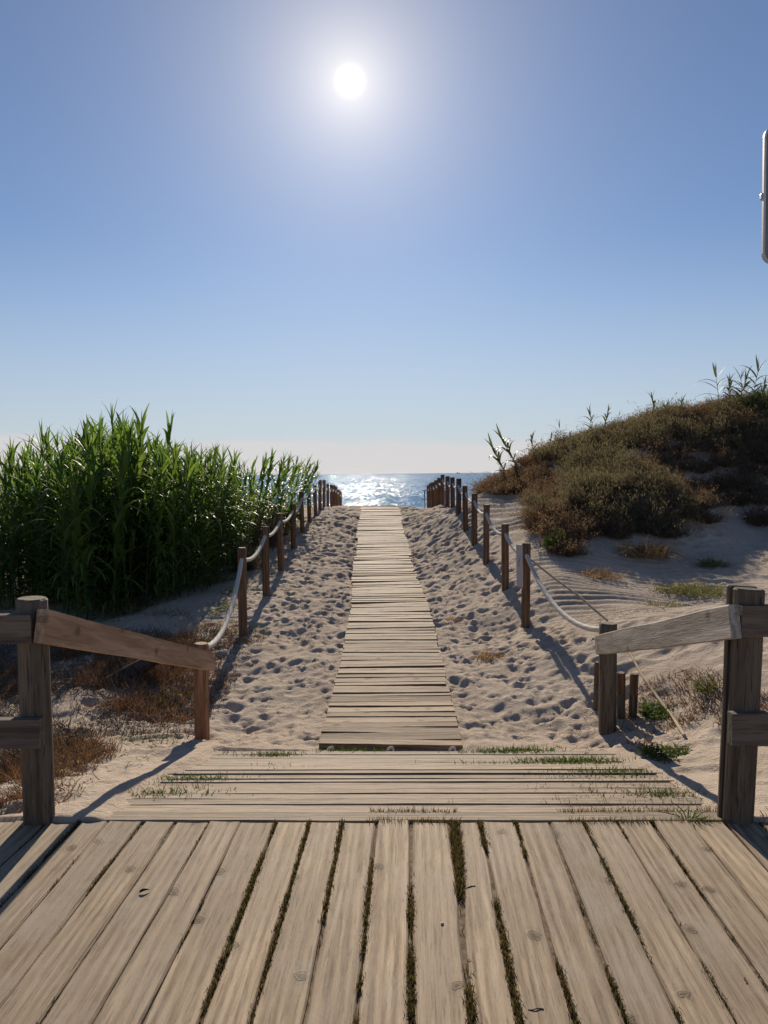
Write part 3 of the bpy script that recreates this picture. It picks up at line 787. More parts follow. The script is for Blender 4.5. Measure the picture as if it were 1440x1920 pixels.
# narrow pale plate with a small mark, fixed to the flank of the first dune-side post
Yp = tr_[0][1]
pc = pix(974, 1061, Yp - .02)
hw_, hh_ = .10, .245
pr = empty('sign_plate', pc)
pr.rotation_euler = (0, R(-1), R(-62))
def rounded(w, h, r, n=6):
    pts = []
    for cx, cz_, a0 in ((w - r, h - r, 0), (-w + r, h - r, 90), (-w + r, -h + r, 180), (w - r, -h + r, 270)):
        for k in range(n + 1):
            a = R(a0 + 90 * k / n); pts.append((cx + r * math.cos(a), cz_ + r * math.sin(a)))
    return np.array(pts)
def slab(out2, y0, y1):
    n = len(out2)
    V = np.vstack([np.column_stack([out2[:, 0], np.full(n, y0), out2[:, 1]]), np.column_stack([out2[:, 0], np.full(n, y1), out2[:, 1]])])
    k = np.arange(n)
    return V, [np.stack([k, (k + 1) % n, n + (k + 1) % n, n + k], -1)[:, ::-1], k[None, :], (n + k[::-1])[None, :]]
obj('panel', mesh_np('panel', *slab(rounded(.055, hh_, .008), -.004, .004), MAT['plate']), pr)
a = np.linspace(0, 1, 30)                                          # an S-shaped scrawl
pts = np.stack([.016 * np.sin(a * 2 * np.pi + .6), np.full(30, -.0045), .095 - .10 * a + .0], -1)
obj('mark', MB().add(*tube(pts, .003, 6)).mesh('mark', MAT['ink'], True), pr)
tag(pr, 'narrow pale grey plate with a dark squiggle on a rope post', 'sign')

# ------------------------------------------------------------------ reeds
def ribbon(base, az, el, L, w, droop, seg=6, fold=.25, side=0.0):
    """an arching blade: three points across"""
    u = np.linspace(0, 1, seg + 1)
    e = el - droop * u ** 1.3
    st = L / seg
    dx = np.concatenate([[0], np.cumsum(np.cos(e[:-1]) * st)]); dz = np.concatenate([[0], np.cumsum(np.sin(e[:-1]) * st)])
    azs = az + side * u
    c, s_ = np.cos(azs), np.sin(azs)
    P_ = np.stack([base[0] + dx * c, base[1] + dx * s_, base[2] + dz], -1)
    prof = np.minimum(1, .55 + 2.2 * u) * (1 - u ** 2.2); prof[-1] = .02
    nx_, ny_ = -s_, c
    hw2 = w / 2 * prof
    up = np.stack([-np.sin(e) * c, -np.sin(e) * s_, np.cos(e)], -1)
    Lp = P_ + np.stack([nx_ * hw2, ny_ * hw2, 0 * hw2], -1) + up * (fold * hw2)[:, None]
    Rp = P_ - np.stack([nx_ * hw2, ny_ * hw2, 0 * hw2], -1) + up * (fold * hw2)[:, None]
    V = np.stack([Lp, P_, Rp], 1).reshape(-1, 3)
    i = np.arange(seg)
    q_ = np.concatenate([np.stack([i * 3, i * 3 + 1, i * 3 + 4, i * 3 + 3], -1), np.stack([i * 3 + 1, i * 3 + 2, i * 3 + 5, i * 3 + 4], -1)])
    return V, q_
def cane(seed, h, nleaf, lean=(0, 0), small=1.0):
    g = np.random.default_rng(seed)
    u = np.linspace(0, 1, 9)
    bend = g.normal(0, .06, 2) * h + np.array(lean) * h
    st = np.stack([bend[0] * u ** 2, bend[1] * u ** 2, h * u * .9], -1)
    stem = tube(st, np.linspace(.011, .003, 9) * small, 6, True)
    lv = MB(); az0 = g.uniform(0, 6.28)
    for k in range(nleaf):
        f = .05 + .95 * (k + .5) / nleaf
        b = np.array([np.interp(f, u, st[:, a_]) for a_ in range(3)])
        az = az0 + math.pi * (k % 2) + g.normal(0, .45)
        top = smooth(.72, 1.0, f)
        L = (.36 + .36 * math.sin(math.pi * min(1, f * .95))) * g.uniform(.8, 1.2) * small
        el = R(36 + 26 * top + 12 * f) + g.normal(0, .16)
        dr = g.uniform(.9, 1.9) * (1 - .42 * top) if g.random() > .12 else g.uniform(1.9, 2.8)
        w = (.050 + .020 * math.sin(math.pi * f)) * g.uniform(.8, 1.2) * small
        lv.add(*ribbon(b, az, el, L, w, dr, 6, .3, g.normal(0, .25)))
    for k in range(3):
        lv.add(*ribbon(st[-1] - [0, 0, .02], g.uniform(0, 6.28), R(80) + g.normal(0, .1), g.uniform(.28, .42) * small, .026 * small, g.uniform(.1, .5), 5, .3))
    return stem, lv
reed_protos = []
for k in range(12):
    h = [2.1, 2.3, 2.5, 2.7][k % 4] * (1 + .03 * (k // 4))
    stem, lv = cane(700 + k, h, 26 + k % 3 * 2)
    reed_protos.append((h, MB().add(*stem).mesh('stem', MAT['reedstem'], True), lv.mesh('leaves', MAT['reedleaf'], True)))
def place_reed(x, y, hh, label, group, k=None, protos=reed_protos, name='giant_reed', lean=0.0, lean_az=None, zoff=0.0):
    h, ms, ml = protos[random.randrange(len(protos)) if k is None else k]
    root = empty(name, (x, y, gzs(x, y) - .03 + zoff), 0)
    la = random.uniform(0, 6.28) if lean_az is None else lean_az
    tl_ = abs(random.gauss(0, .05)) + lean
    root.rotation_euler = (Matrix.Rotation(la, 3, 'Z') @ Matrix.Rotation(tl_, 3, 'Y') @ Matrix.Rotation(random.uniform(0, 6.28), 3, 'Z')).to_euler()
    s_ = hh / h; root.scale = (s_, s_, s_)
    obj('stem', ms, root); obj('leaves', ml, root)
    tag(root, label, 'reed', group)
    return root
# top outline of the bed in the photograph: pixel x -> pixel y
oxs = [-400, 0, 40, 100, 160, 225, 280, 330, 380, 430, 460, 500, 560, 620]
oys = [790, 790, 812, 798, 782, 765, 788, 800, 812, 832, 856, 872, 886, 940]
def proj(P_):
    v = CR.T @ (np.asarray(P_, float) - CAM); return 720 + F * v[0] / -v[2], 960 - F * v[1] / -v[2]
def reed_edge(y):           # X of the path-side edge of the bed
    return np.interp(y, [9.5, 10.6, 11.5, 13, 15, 17, 20], [-4.6, -3.75, -3.15, -2.95, -3.0, -3.15, -3.3])
def reed_height(x, y):
    zb = gzs(x, y); px, _ = proj((x, y, 1.5))
    py = np.interp(px, oxs, oys)
    return (pix(px, py, y)[2] - zb - .28) * (1 + .10 * float(vnoise(np.array(x * 2.1), np.array(y * .9), 91)) + .05 * float(vnoise(np.array(x * 6.1), np.array(y * 2.9), 92)))
spots = []
tries = 0
while len(spots) < 300 and tries < 20000:
    tries += 1
    y = 10.2 + 4.6 * random.random() ** 1.3; x = reed_edge(y) - 4.2 * random.random() ** 1.25
    if x < -.60 * y + .2 or x > reed_edge(y): continue
    if y < 10.6 + .25 * math.sin(x * 3) + (.5 if x < -5 else 0): continue
    if any((x - a) ** 2 + (y - b) ** 2 < .11 ** 2 for a, b in spots): continue
    spots.append((x, y))
for (x, y) in spots:
    hh = reed_height(x, y) * random.choice((.62, .75, .85, .92, 1.0, 1.05))
    hh = max(1.2, min(hh, 3.3))
    place_reed(x, y, hh, 'tall green reed cane with arching leaves in the dense reed bed', 'canes of the reed bed')
tall = pix(222, 1150, 11.2)
place_reed(tall[0], 11.2, 3.02, 'tallest green reed cane, its leaf fan rising above the reed bed', 'canes of the reed bed', 7)
# leaning reeds at the end of the bed, by the shore
for (px, Y, pt) in ((440, 14.6, 862), (448, 15.0, 850), (463, 15.4, 858), (485, 16.0, 862), (506, 16.8, 862), (515, 17.2, 868), (524, 17.2, 858), (535, 17.9, 870), (546, 18.6, 876), (455, 15.2, 868), (470, 15.6, 862), (478, 16.2, 850), (492, 15.8, 868), (500, 16.6, 850), (512, 17.0, 858), (520, 17.4, 850), (530, 17.6, 862), (541, 18.0, 858), (548, 18.4, 868)):
    b = pix(px, 950, Y); hh = pix(px, pt, Y)[2] - gzs(b[0], Y) + .1
    place_reed(b[0], Y, max(hh, .9), 'slender reed leaning seaward between reed bed and rope posts', 'leaning reeds past the bed', None, lean=random.uniform(.22, .42), lean_az=random.uniform(-.3, .3))
# deep rear of the bed, one mass
bk = {'s': MB(), 'l': MB()}
mass_p = []
for k in range(6):
    stem, lv = cane(760 + k, 2.5, 24); l2 = (np.concatenate(lv.v), [np.concatenate(f) for f in lv.f.values()])
    mass_p.append((stem, l2))
n = 0
while n < 420:
    y = 11.0 + 8.5 * random.random(); x = reed_edge(y) - .25 - 9 * random.random() ** 1.2
    if y < 14 and x > -.60 * y + .3 and random.random() < .5: continue
    if x > -9 and y > 13 and False: continue
    hh = max(1.0, min(3.2, reed_height(x, y) * random.uniform(.55, .86))); s_ = hh / 2.5
    a = random.uniform(0, 6.28); ca, sa = math.cos(a) * s_, math.sin(a) * s_
    Mx = np.array([[ca, -sa, 0], [sa, ca, 0], [0, 0, s_]]); tr3 = np.array([x, y, gzs(x, y) - .03])
    stem, l2 = mass_p[random.randrange(6)]
    bk['l'].add(l2[0] @ Mx.T + tr3, l2[1]); bk['l'].add(stem[0] @ Mx.T + tr3, stem[1])
    n += 1
ms_ = obj('reed_bed', bk['l'].mesh('reed_bed', MAT['reedleaf'], True))
tag(ms_, 'dense green mass of reeds filling the back of the bed', 'reeds', kind='stuff')

# ------------------------------------------------------------------ low plants
def blades(B, D, W, sidev=None, curl=None):
    """many thin two-piece blades: base points B, tip vectors D, widths W"""
    n = len(B)
    rv = rng.normal(size=(n, 3)) if sidev is None else sidev
    S = np.cross(D, rv); S /= np.linalg.norm(S, axis=1)[:, None] + 1e-9
    S *= (W / 2)[:, None]
    mid = B + D * .55
    if curl is not None: tip = B + D + curl
    else: tip = B + D
    V = np.stack([B - S, B + S, mid + S * .85, mid - S * .85, tip], 1).reshape(-1, 3)
    k = np.arange(n) * 5
    return V, [np.stack([k, k + 1, k + 2, k + 3], -1), np.stack([k + 3, k + 2, k + 4], -1)]
def unit(n, zmin=0.0):
    v = rng.normal(size=(n, 3)); v /= np.linalg.norm(v, axis=1)[:, None]; v[:, 2] = np.abs(v[:, 2]) + zmin
    return v / np.linalg.norm(v, axis=1)[:, None]
def shrub_proto(rx, h, ntw, nlf, ll, lw, upright=.5, lmat='scrub_brown'):
    d = unit(ntw, .12)
    lump = .74 + .42 * vnoise(d[:, 0] * 2.3 + 5, d[:, 1] * 2.3 + d[:, 2] * 2 + 9, int(rng.integers(99)))
    tip = d * np.array([rx, rx, h]) * (lump * rng.uniform(.7, 1.05, ntw))[:, None]
    spike = rng.random(ntw) < .14; tip[spike] *= rng.uniform(1.15, 1.5, spike.sum())[:, None]; tip[spike, 2] += .05
    base = tip * np.array([.12, .12, 0]) + rng.normal(0, .03, (ntw, 3)) * [1, 1, 0] + [0, 0, -.03]
    tv, tf = blades(base, tip - base, rng.uniform(.004, .008, ntw))
    k = rng.integers(0, ntw, nlf); f = 1 - .62 * rng.random(nlf) ** 1.7
    P_ = base[k] + (tip - base)[k] * f[:, None] + rng.normal(0, .022, (nlf, 3))
    dd = (tip - base)[k]; dd /= np.linalg.norm(dd, axis=1)[:, None] + 1e-9
    D = dd * .7 + rng.normal(0, .5, (nlf, 3)) + np.array([0, 0, upright]); D /= np.linalg.norm(D, axis=1)[:, None]
    D *= rng.uniform(.6, 1.3, nlf)[:, None] * ll
    lvv, lff = blades(P_, D, rng.uniform(.7, 1.3, nlf) * lw)
    return (mesh_np('twigs', tv, tf, MAT['twig']), mesh_np('foliage', lvv, lff, MAT[lmat]))
SH = {'brown': [shrub_proto(.5, .36, 260, 2600, .045, .009, .4, 'scrub_brown') for _ in range(3)],
      'grey': [shrub_proto(.5, .40, 260, 2800, .050, .008, .7, 'scrub_grey') for _ in range(3)],
      'green': [shrub_proto(.4, .42, 160, 2400, .060, .008, .9, 'scrub_green') for _ in range(2)]}
def place_shrub(x, y, s_, kind, label, group, zs=1.0, name='dune_shrub'):
    mt, mf = random.choice(SH[kind])
    root = empty(name, (x, y, gzs(x, y) - .02), random.uniform(0, 6.28))
    root.scale = (s_, s_ * random.uniform(.85, 1.15), s_ * zs)
    obj('twigs', mt, root); obj('foliage', mf, root)
    return tag(root, label, 'shrub', group)
def shrubby(x, y):
    """how much scrub grows here (0..1), read off the photograph's outline of the scrub"""
    px, py = proj((x, y, gzs(x, y)))
    if y < 11.2 or y > 20.5: return 0
    if py > 1055: return 0
    lowx = np.interp(py, [860, 905, 930, 960, 1000, 1040, 1055], [950, 905, 905, 990, 995, 1030, 1060])
    if px < lowx: return 0
    if y > 12 and 905 <= px < 1000 and py > 925 and y < 17.5: return 0
    if px > 1320 and py > 945: return 0
    if px > 1270 and py > 1000: return 0
    if py > 1010 and 1090 < px: return 0
    if py > 1035: return .3
    return 1
pts_s = []
for _ in range(60000):
    if len(pts_s) >= 280: break
    y = random.uniform(11.3, 20); x = random.uniform(1.2, 11.5)
    if x > .47 * y + .35: continue
    if random.random() > shrubby(x, y): continue
    if vnoise(np.array(x * 1.15 + 3), np.array(y * .9), 37) + .4 * vnoise(np.array(x * 3.1), np.array(y * 2.6), 38) < -.8: continue
    if any((x - a) ** 2 + (y - b) ** 2 < .29 ** 2 for a, b in pts_s): continue
    pts_s.append((x, y))
for (x, y) in pts_s:
    nb = vnoise(np.array(x * .8), np.array(y * .8), 31)
    kind = 'brown' if nb > -.05 else 'grey'
    if kind == 'brown': place_shrub(x, y, random.uniform(.55, 1.15), 'brown', 'low dry brown shrub covering the dune slope', 'brown shrubs on the dune', .9)
    else: place_shrub(x, y, random.uniform(.55, 1.15), 'grey', 'low grey-green shrub covering the dune slope', 'grey-green shrubs on the dune', .95)
# bigger grey hummock in front
for (px, py, Y, s_) in ((1150, 985, 12.3, .95), (1210, 975, 12.5, 1.0), (1265, 970, 12.7, .9), (1105, 990, 12.4, .85), (1240, 945, 13.1, 1.0), (1180, 940, 13.2, .9), (1300, 955, 13.0, .8)):
    b = pix(px, py, Y); place_shrub(b[0], Y, s_, 'grey', 'bushy grey-green shrub of the hummock above the straw tuft', 'shrubs of the grey hummock', 1.05)
b = pix(1040, 1028, 11.6); place_shrub(b[0], 11.6, .85, 'green', 'small fresh green bush at the foot of the dune scrub', None, .95)
b = pix(1425, 750, 16.6); place_shrub(b[0], 16.8, 1.4, 'green', 'green bush on the dune top among pale reeds', None, 1.0)
b = pix(1425, 950, 13.6); place_shrub(b[0], 13.6, 1.0, 'brown', 'reddish brown shrub standing alone above the bare sand hollow', None, 1.0)
# bushes at the end of the reed bed
for (px, py, Y, s_, kind, zs, lab) in ((462, 1050, 13.0, .85, 'grey', 1.5, 'pale grey-green bush between reed bed and rope posts'), (488, 985, 15.0, 1.35, 'brown', 1.7, 'rusty brown bush at the end of the reed bed'),
                               (512, 975, 16.4, 1.15, 'grey', 1.5, 'grey bush between the rusty bush and the rope posts'), (530, 965, 17.6, 1.3, 'green', 1.5, 'dark green bush beside the far rope posts'),
                               (552, 960, 19.6, 1.0, 'green', 1.3, 'smallest green bush close to the far rope posts')):
    b = pix(px, py, Y); place_shrub(b[0], Y, s_, kind, lab, None, zs)

def tuft(name, px, py, Y, n, L, spread, mat, label, w=.006, cat='grass tuft', group=None, flat=.5, pos=None):
    b = pix(px, py, Y) if pos is None else np.array(pos, float); b[2] = gzs(b[0], b[1]) - .01
    a_ = rng.uniform(0, 6.283, n); r_ = spread * .62 * np.sqrt(rng.random(n)) * (1 + .25 * np.sin(a_ * 3 + px)); B = np.stack([r_ * np.cos(a_), r_ * np.sin(a_), 0 * r_], -1)
    D = unit(n, .25); D = D * [1, 1, 1]; Ln = rng.uniform(.5, 1.1, n) * L
    D *= Ln[:, None]
    curl = np.stack([D[:, 0] * flat, D[:, 1] * flat, -np.abs(Ln) * flat * rng.uniform(.2, 1, n)], -1)
    me = mesh_np(name, *blades(B, D, rng.uniform(.7, 1.3, n) * w, None, curl), MAT[mat])
    return tag(obj(name, me, None, b), label, cat, group)
tuft('dry_grass_tuft', 1212, 1035, 11.4, 420, .42, .55, 'straw', 'large drooping straw-coloured grass tuft below the dune scrub', .009, flat=.7)
tuft('dry_grass_tuft', 1122, 1078, 10.5, 240, .25, .40, 'straw', 'small straw grass tuft near the rippled sand')
tuft('dry_grass_tuft', 1390, 800, 16.4, 300, .6, .5, 'straw', 'golden grass tuft high on the dune beside the green bush', .012)
tuft('grass_tuft', 1335, 1060, 11.0, 260, .24, .30, 'olive', 'olive grass tuft in the shaded sand hollow')
tuft('grass_tuft', 1300, 1105, 9.6, 700, .20, .62, 'olive', 'widest olive grass patch on the sand behind the grey railing')
tuft('grass_tuft', 1245, 1140, 8.8, 160, .14, .40, 'olive', 'sparse olive grass at the edge of the widest patch')
tuft('green_weed', 1240, 1358, 5.9, 420, .10, .26, 'greengrass', 'low green weed growing beside the short stakes', .010, 'weed')
tuft('green_weed', 1250, 1435, 4.95, 300, .09, .24, 'greengrass', 'low green weed lying in the shadow of the grey handrail', .009, 'weed')
tuft('green_weed', 1330, 1340, 5.9, 90, .22, .16, 'olive', 'thin upright weed by the old cord end', .008, 'weed')
tuft('green_weed', 1296, 1545, 3.42, 60, .13, .05, 'greengrass', 'spiky green weed sprouting at the deck corner by the grey railing', .007, 'weed')
tuft('dry_grass_tuft', 920, 1215, 7.9, 170, .13, .25, 'straw', 'small dry tuft on trodden sand beside the walkway')
tuft('dry_grass_tuft', 850, 1160, 9.6, 0 + 60, .10, .18, 'straw', 'tiny dry wisp on trodden sand at the walkway edge')

# reeds on the dune crest
rp2 = []
for k in range(5):
    stem, lv = cane(820 + k, 1.0, 13, small=.9)
    rp2.append((1.0, MB().add(*stem).mesh('stem', MAT['reedstem'], True), lv.mesh('leaves', MAT['dryreed'], True)))
for (px, Y, pt, ln) in ((955, 18.8, 825, -.35), (975, 18.6, 806, -.4), (1000, 18.6, 818, .0), (1026, 18.4, 815, .05), (1042, 18.3, 796, .05), (1064, 18.3, 815, .1), (1085, 18.2, 808, .1),
                        (1112, 18.1, 772, -.15), (1130, 18.0, 768, .1), (1158, 17.9, 776, .1), (1228, 17.5, 742, .0), (1238, 17.5, 752, .25), (1268, 17.4, 748, .25),
                        (1352, 17.0, 695, -.1), (1366, 17.0, 712, .0), (1380, 17.1, 705, .1), (1390, 16.9, 700, .0), (1405, 17.0, 684, .1), (1418, 17.1, 712, .3), (1438, 17.0, 735, .1)):
    b = pix(px, 860, Y); hh = pix(px, pt, Y)[2] - gzs(b[0], Y) + .03
    place_reed(b[0], Y, max(.35, hh), 'pale young reed sticking up from the dune crest', 'young reeds on the dune crest', None, rp2, 'young_reed', abs(ln), 0 if ln > 0 else math.pi)

# ------------------------------------------------------------------ grass in the gaps and ground cover
def stuff(name, B, D, W, mat, label, cat, curl=None):
    o = obj(name, mesh_np(name, *blades(B, D, W, None, curl), MAT[mat]))
    return tag(o, label, cat, kind='stuff')
GB, GDm, GW = [], [], []
amount = dict(zip(gap_px, [.5, .25, .25, .3, .1, .2, .75, .5, .7, .75, .9, 1.3, .9, .7, .5, .7, .4, .6, .3, .3]))
for i, x0 in enumerate(gxp):
    gw = gap_w[i]
    key = min(gap_px, key=lambda q_: abs(pixz(q_, 1539, 0)[0] - x0)); am = amount[key] if abs(pixz(key, 1539, 0)[0] - x0) < .02 else .3
    ye = edgeY(x0)
    ys_ = ye - (ye - 1.6) * rng.random(int(4200 * am)) ** (1.25 if am < .8 else 1.05)
    keep = vnoise(ys_ * 3.1, np.full(len(ys_), x0 * 41.3), 51) + .6 * vnoise(ys_ * 11, np.full(len(ys_), x0 * 17.3), 52) + rng.normal(0, .3, len(ys_)) > (.58 - .42 * am)
    ys_ = ys_[keep]; n = len(ys_)
    if not n: continue
    wd = smooth(2.5, 3.2, ys_) if key == 843 and am > 1 else 0 * ys_
    GB.append(np.stack([x0 + rng.normal(0, gw * .36, n) * (1 + wd) + .018 * wd, ys_, np.full(n, -.016)], -1))
    d = unit(n, .5); ln = rng.uniform(.008, .024, n) * (.7 + .4 * am)
    GDm.append(d * ln[:, None] + [0, 0, .012]); GW.append(rng.uniform(.002, .0045, n))
# along the joint between deck and ramp, and between ramp boards
n = 6500; xs_ = rng.uniform(-1.5, 1.55, n); keep = vnoise(xs_ * 2.2, xs_ * 0 + 3, 53) + .5 * vnoise(xs_ * 9, xs_ * 0 + 3, 54) > -.15; xs_ = xs_[keep]; n = len(xs_)
j2 = rng.random(n) < .62
yy = edgeY(xs_) + np.where(j2, .158 + rng.normal(0, .011, n), rng.normal(0, .007, n))
GB.append(np.stack([xs_, yy, np.where(j2, -.05, -.02)], -1)); d = unit(n, .5); GDm.append(d * rng.uniform(.014, .04, n)[:, None] + [0, 0, .012]); GW.append(rng.uniform(.002, .0045, n))
n = 9000; xs_ = rng.uniform(-1.45, 1.5, n); ss = rng.uniform(.2, RAMP_L, n)
dens = vnoise(xs_ * 1.4, ss * 3, 55) + .4 * vnoise(xs_ * 6, ss * 14, 56) + .9 * smooth(.5, 1.3, np.abs(xs_)) - .25 * smooth(.9, 1.5, ss) * (xs_ < 0)
keep = dens > .88; xs_, ss = xs_[keep], ss[keep]; n = len(xs_)
GB.append(np.stack([xs_, edgeY(xs_) + ss, -RAMP_S * ss - .012], -1)); d = unit(n, .3); GDm.append(d * rng.uniform(.015, .05, n)[:, None]); GW.append(rng.uniform(.002, .005, n))
stuff('gap_grass', np.concatenate(GB), np.concatenate(GDm), np.concatenate(GW), 'gapgrass', 'short brown-green grass growing in the gaps between planks', 'grass')
# greener patch on the ramp, right, and left edge
def patch(cx, cs, rx, rs, n):
    x = cx + rng.normal(0, rx, n); s_ = cs + rng.normal(0, rs, n); s_ = np.clip(s_, .03, RAMP_L + .2)
    return np.stack([x, edgeY(x) + s_, np.maximum(-RAMP_S * s_ - .01, 0 * s_ - 9)], -1)
Bp = np.concatenate([patch(1.0, 1.50, .18, .05, 800), patch(.75, 1.42, .25, .02, 160), patch(1.2, 1.12, .16, .05, 400), patch(1.28, .52, .10, .05, 260), patch(-1.33, .55, .18, .05, 220), patch(-1.25, .95, .14, .05, 250), patch(-.95, 1.75, .10, .03, 300), patch(.62, 1.86, .16, .03, 400), patch(-.45, 1.92, .12, .03, 180), patch(.8, 1.95, .10, .04, 260)])
n = len(Bp); d = unit(n, .35); stuff('ramp_grass', Bp, d * rng.uniform(.02, .06, n)[:, None], rng.uniform(.003, .006, n), 'greengrass', 'green grass tufts spreading over the edges of the ramp', 'grass')

def cover(name, n, xr, yr, dens_fn, Lr, mat, label, cat, w=(.003, .007), zmin=.2):
    x = rng.uniform(*xr, n); y = rng.uniform(*yr, n); k = dens_fn(x, y) > rng.random(n); x, y = x[k], y[k]; n = len(x)
    B = np.stack([x, y, gz(x, y) - .006], -1); d = unit(n, zmin); ln = rng.uniform(*Lr, n)
    curl = rng.normal(0, .25, (n, 3)) * ln[:, None]
    return stuff(name, B, d * ln[:, None], rng.uniform(*w, n), mat, label, cat, curl)
def clumps(x, y, f, thr, seed, sharp=.25):
    v = vnoise(x * f, y * f, seed) + .5 * vnoise(x * f * 2.7, y * f * 2.7, seed + 1)
    return smooth(thr, thr + sharp, v)
def leftmask(x, y): return smooth(1.62, 1.9, -x) * (1 - .8 * smooth(8, 9.5, y)) * smooth(3.45, 3.7, y)
cover('dry_herbs', 170000, (-5.5, -1.5), (3.45, 9.5), lambda x, y: leftmask(x, y) * np.clip(clumps(x, y, 1.7, -.4, 61, .6) * (.38 + .70 * smooth(1.9, 2.6, -x)), 0, 1), (.03, .13), 'redherb', 'rusty dry herbs covering the sand behind the brown railing', 'ground cover')
cover('dry_stems', 22000, (-5.5, -1.7), (3.6, 9.5), lambda x, y: leftmask(x, y) * clumps(x, y, 1.4, -.3, 63) * smooth(1.8, 2.6, -x), (.10, .30), 'twig', 'brown dry stems tangled among the rusty herbs', 'ground cover', (.003, .006), .05)
cover('green_herbs', 42000, (-5.5, -1.55), (3.5, 10.8), lambda x, y: smooth(1.6, 1.9, -x) * clumps(x, y, 1.9, .30, 65), (.02, .09), 'greengrass', 'green herbs in patches on the sand before the reeds', 'ground cover')
cover('reed_litter', 16000, (-7, -2.3), (8.8, 12.5), lambda x, y: smooth(-.3, .5, y - 10.4 + .4 * (x + 4)) * clumps(x, y, 1.2, -.2, 67), (.05, .25), 'olive', 'low olive undergrowth at the foot of the reed bed', 'undergrowth', (.004, .010))
cover('leaf_litter', 120000, (-5.5, -1.5), (3.5, 9.0), lambda x, y: leftmask(x, y) * clumps(x, y, 1.3, -.45, 75, .7) * (.35 + .65 * smooth(1.7, 2.4, -x)), (.015, .07), 'twig', 'brown plant litter strewn over the sand behind the brown railing', 'plant litter', (.003, .007), .02)
cover('red_herbs', 48000, (1.45, 4.2), (3.3, 6.4), lambda x, y: clumps(x, y, 2.1, .12, 69) * smooth(1.42, 1.8, x) * (1 - .5 * smooth(5, 6.2, y)), (.02, .08), 'redherb', 'reddish dry herbs on the sand by the grey railing', 'ground cover')
cover('path_litter', 16000, (-2.3, 3.2), (5.4, 13), lambda x, y: (np.abs(x - walkx(y)) > .62) * clumps(x, y, 1.8, .62, 71, .3), (.015, .06), 'redherb', 'small dry plant bits scattered over the trodden sand', 'plant litter', (.003, .006), .05)
cover('dune_grass', 60000, (1.6, 10.5), (11, 20), lambda x, y: clumps(x, y, 1.1, .1, 73) * np.array([shrubby(a, b) for a, b in zip(x, y)]), (.10, .34), 'straw', 'thin dry grass standing between the dune shrubs', 'grass', (.004, .007), .7)

# ------------------------------------------------------------------ small things
# charred hollow log on the left
b = pix(258, 1268, 7.2); b[2] = gzs(b[0], b[1])
a = np.linspace(-1.9, 1.9, 13); L = .30
mb = MB()
xs_ = np.linspace(-L, L, 9); V = []
for kx, x in enumerate(xs_):
    rad = .085 * (1 - .35 * abs(x / L) ** 2); z0 = .06 + .05 * x / L
    for rr_ in (rad, rad * .72):
        V += [(x + .02 * math.sin(5 * q_), rr_ * math.sin(q_), z0 - rr_ * math.cos(q_) * .9 + .02 * math.sin(3 * x + q_)) for q_ in a]
V = np.array(V); m_ = len(a) * 2; k13 = len(a)
i, j = np.meshgrid(np.arange(8), np.arange(k13 - 1), indexing='ij')
qo = np.stack([i * m_ + j, i * m_ + j + 1, (i + 1) * m_ + j + 1, (i + 1) * m_ + j], -1).reshape(-1, 4)
qi = qo[:, ::-1] + k13
ii = np.arange(8)
e1 = np.stack([ii * m_, (ii + 1) * m_, (ii + 1) * m_ + k13, ii * m_ + k13], -1); e2 = np.stack([ii * m_ + k13 - 1, ii * m_ + m_ - 1, (ii + 1) * m_ + m_ - 1, (ii + 1) * m_ + k13 - 1], -1)
jj_ = np.arange(k13 - 1)
c1_ = np.stack([jj_, jj_ + k13, jj_ + 1 + k13, jj_ + 1], -1); c2_ = c1_[:, ::-1] + 8 * m_
mb.add(V, [np.concatenate([qo, qi, e1, e2, c1_, c2_])])
dl = obj('hollow_log', mb.mesh('hollow_log', MAT['char'], True), None, b + np.array([0, 0, .05]), (R(-38), R(-12), R(28)))
dl.scale = (1.1, 1.35, 1.35)
tag(dl, 'charred hollow piece of log lying behind the brown handrail', 'log')
# dead leaf, shell and twigs on the deck
q_ = pixz(271, 1672, -.001)
V, Fc = ribbon((-.018, 0, 0), 0, .25, .04, .022, .6, 5, .5)
o = obj('dead_leaf', mesh_np('dead_leaf', V, Fc, MAT['char']), None, q_, (0, 0, .5)); tag(o, 'small dark curled leaf lying on a deck plank', 'leaf')
q_ = pixz(829, 1732, -.001); a = np.linspace(0, 4 * np.pi, 40)
pts = np.stack([.0042 * (1 - a / 14) * np.cos(a), .0042 * (1 - a / 14) * np.sin(a), .001 + .0004 * a], -1)
o = obj('snail_shell', MB().add(*tube(pts, .0028 * (1 - a / 16), 8)).mesh('snail_shell', MAT['shell'], True), None, q_); tag(o, 'tiny white snail shell lying on a deck plank', 'shell')
for (px, py, L, rz, lab) in ((1005, 1892, .045, .05, 'short dark twig lying across a plank beside a mossy gap'), (880, 1663, .05, .35, 'thin brown twig lying near the widest grassy gap'), (1398, 1838, .03, 1.3, 'tiny dark splinter lying lengthwise on the deck')):
    q_ = pixz(px, py, -.0005); u = np.linspace(-1, 1, 7)
    o = obj('twig', MB().add(*tube(np.stack([u * L / 2, .003 * np.sin(u * 3), .001 * np.cos(u * 4)], -1), .0016, 6)).mesh('twig', MAT['char'], True), None, q_, (0, 0, rz)); tag(o, lab, 'twig')

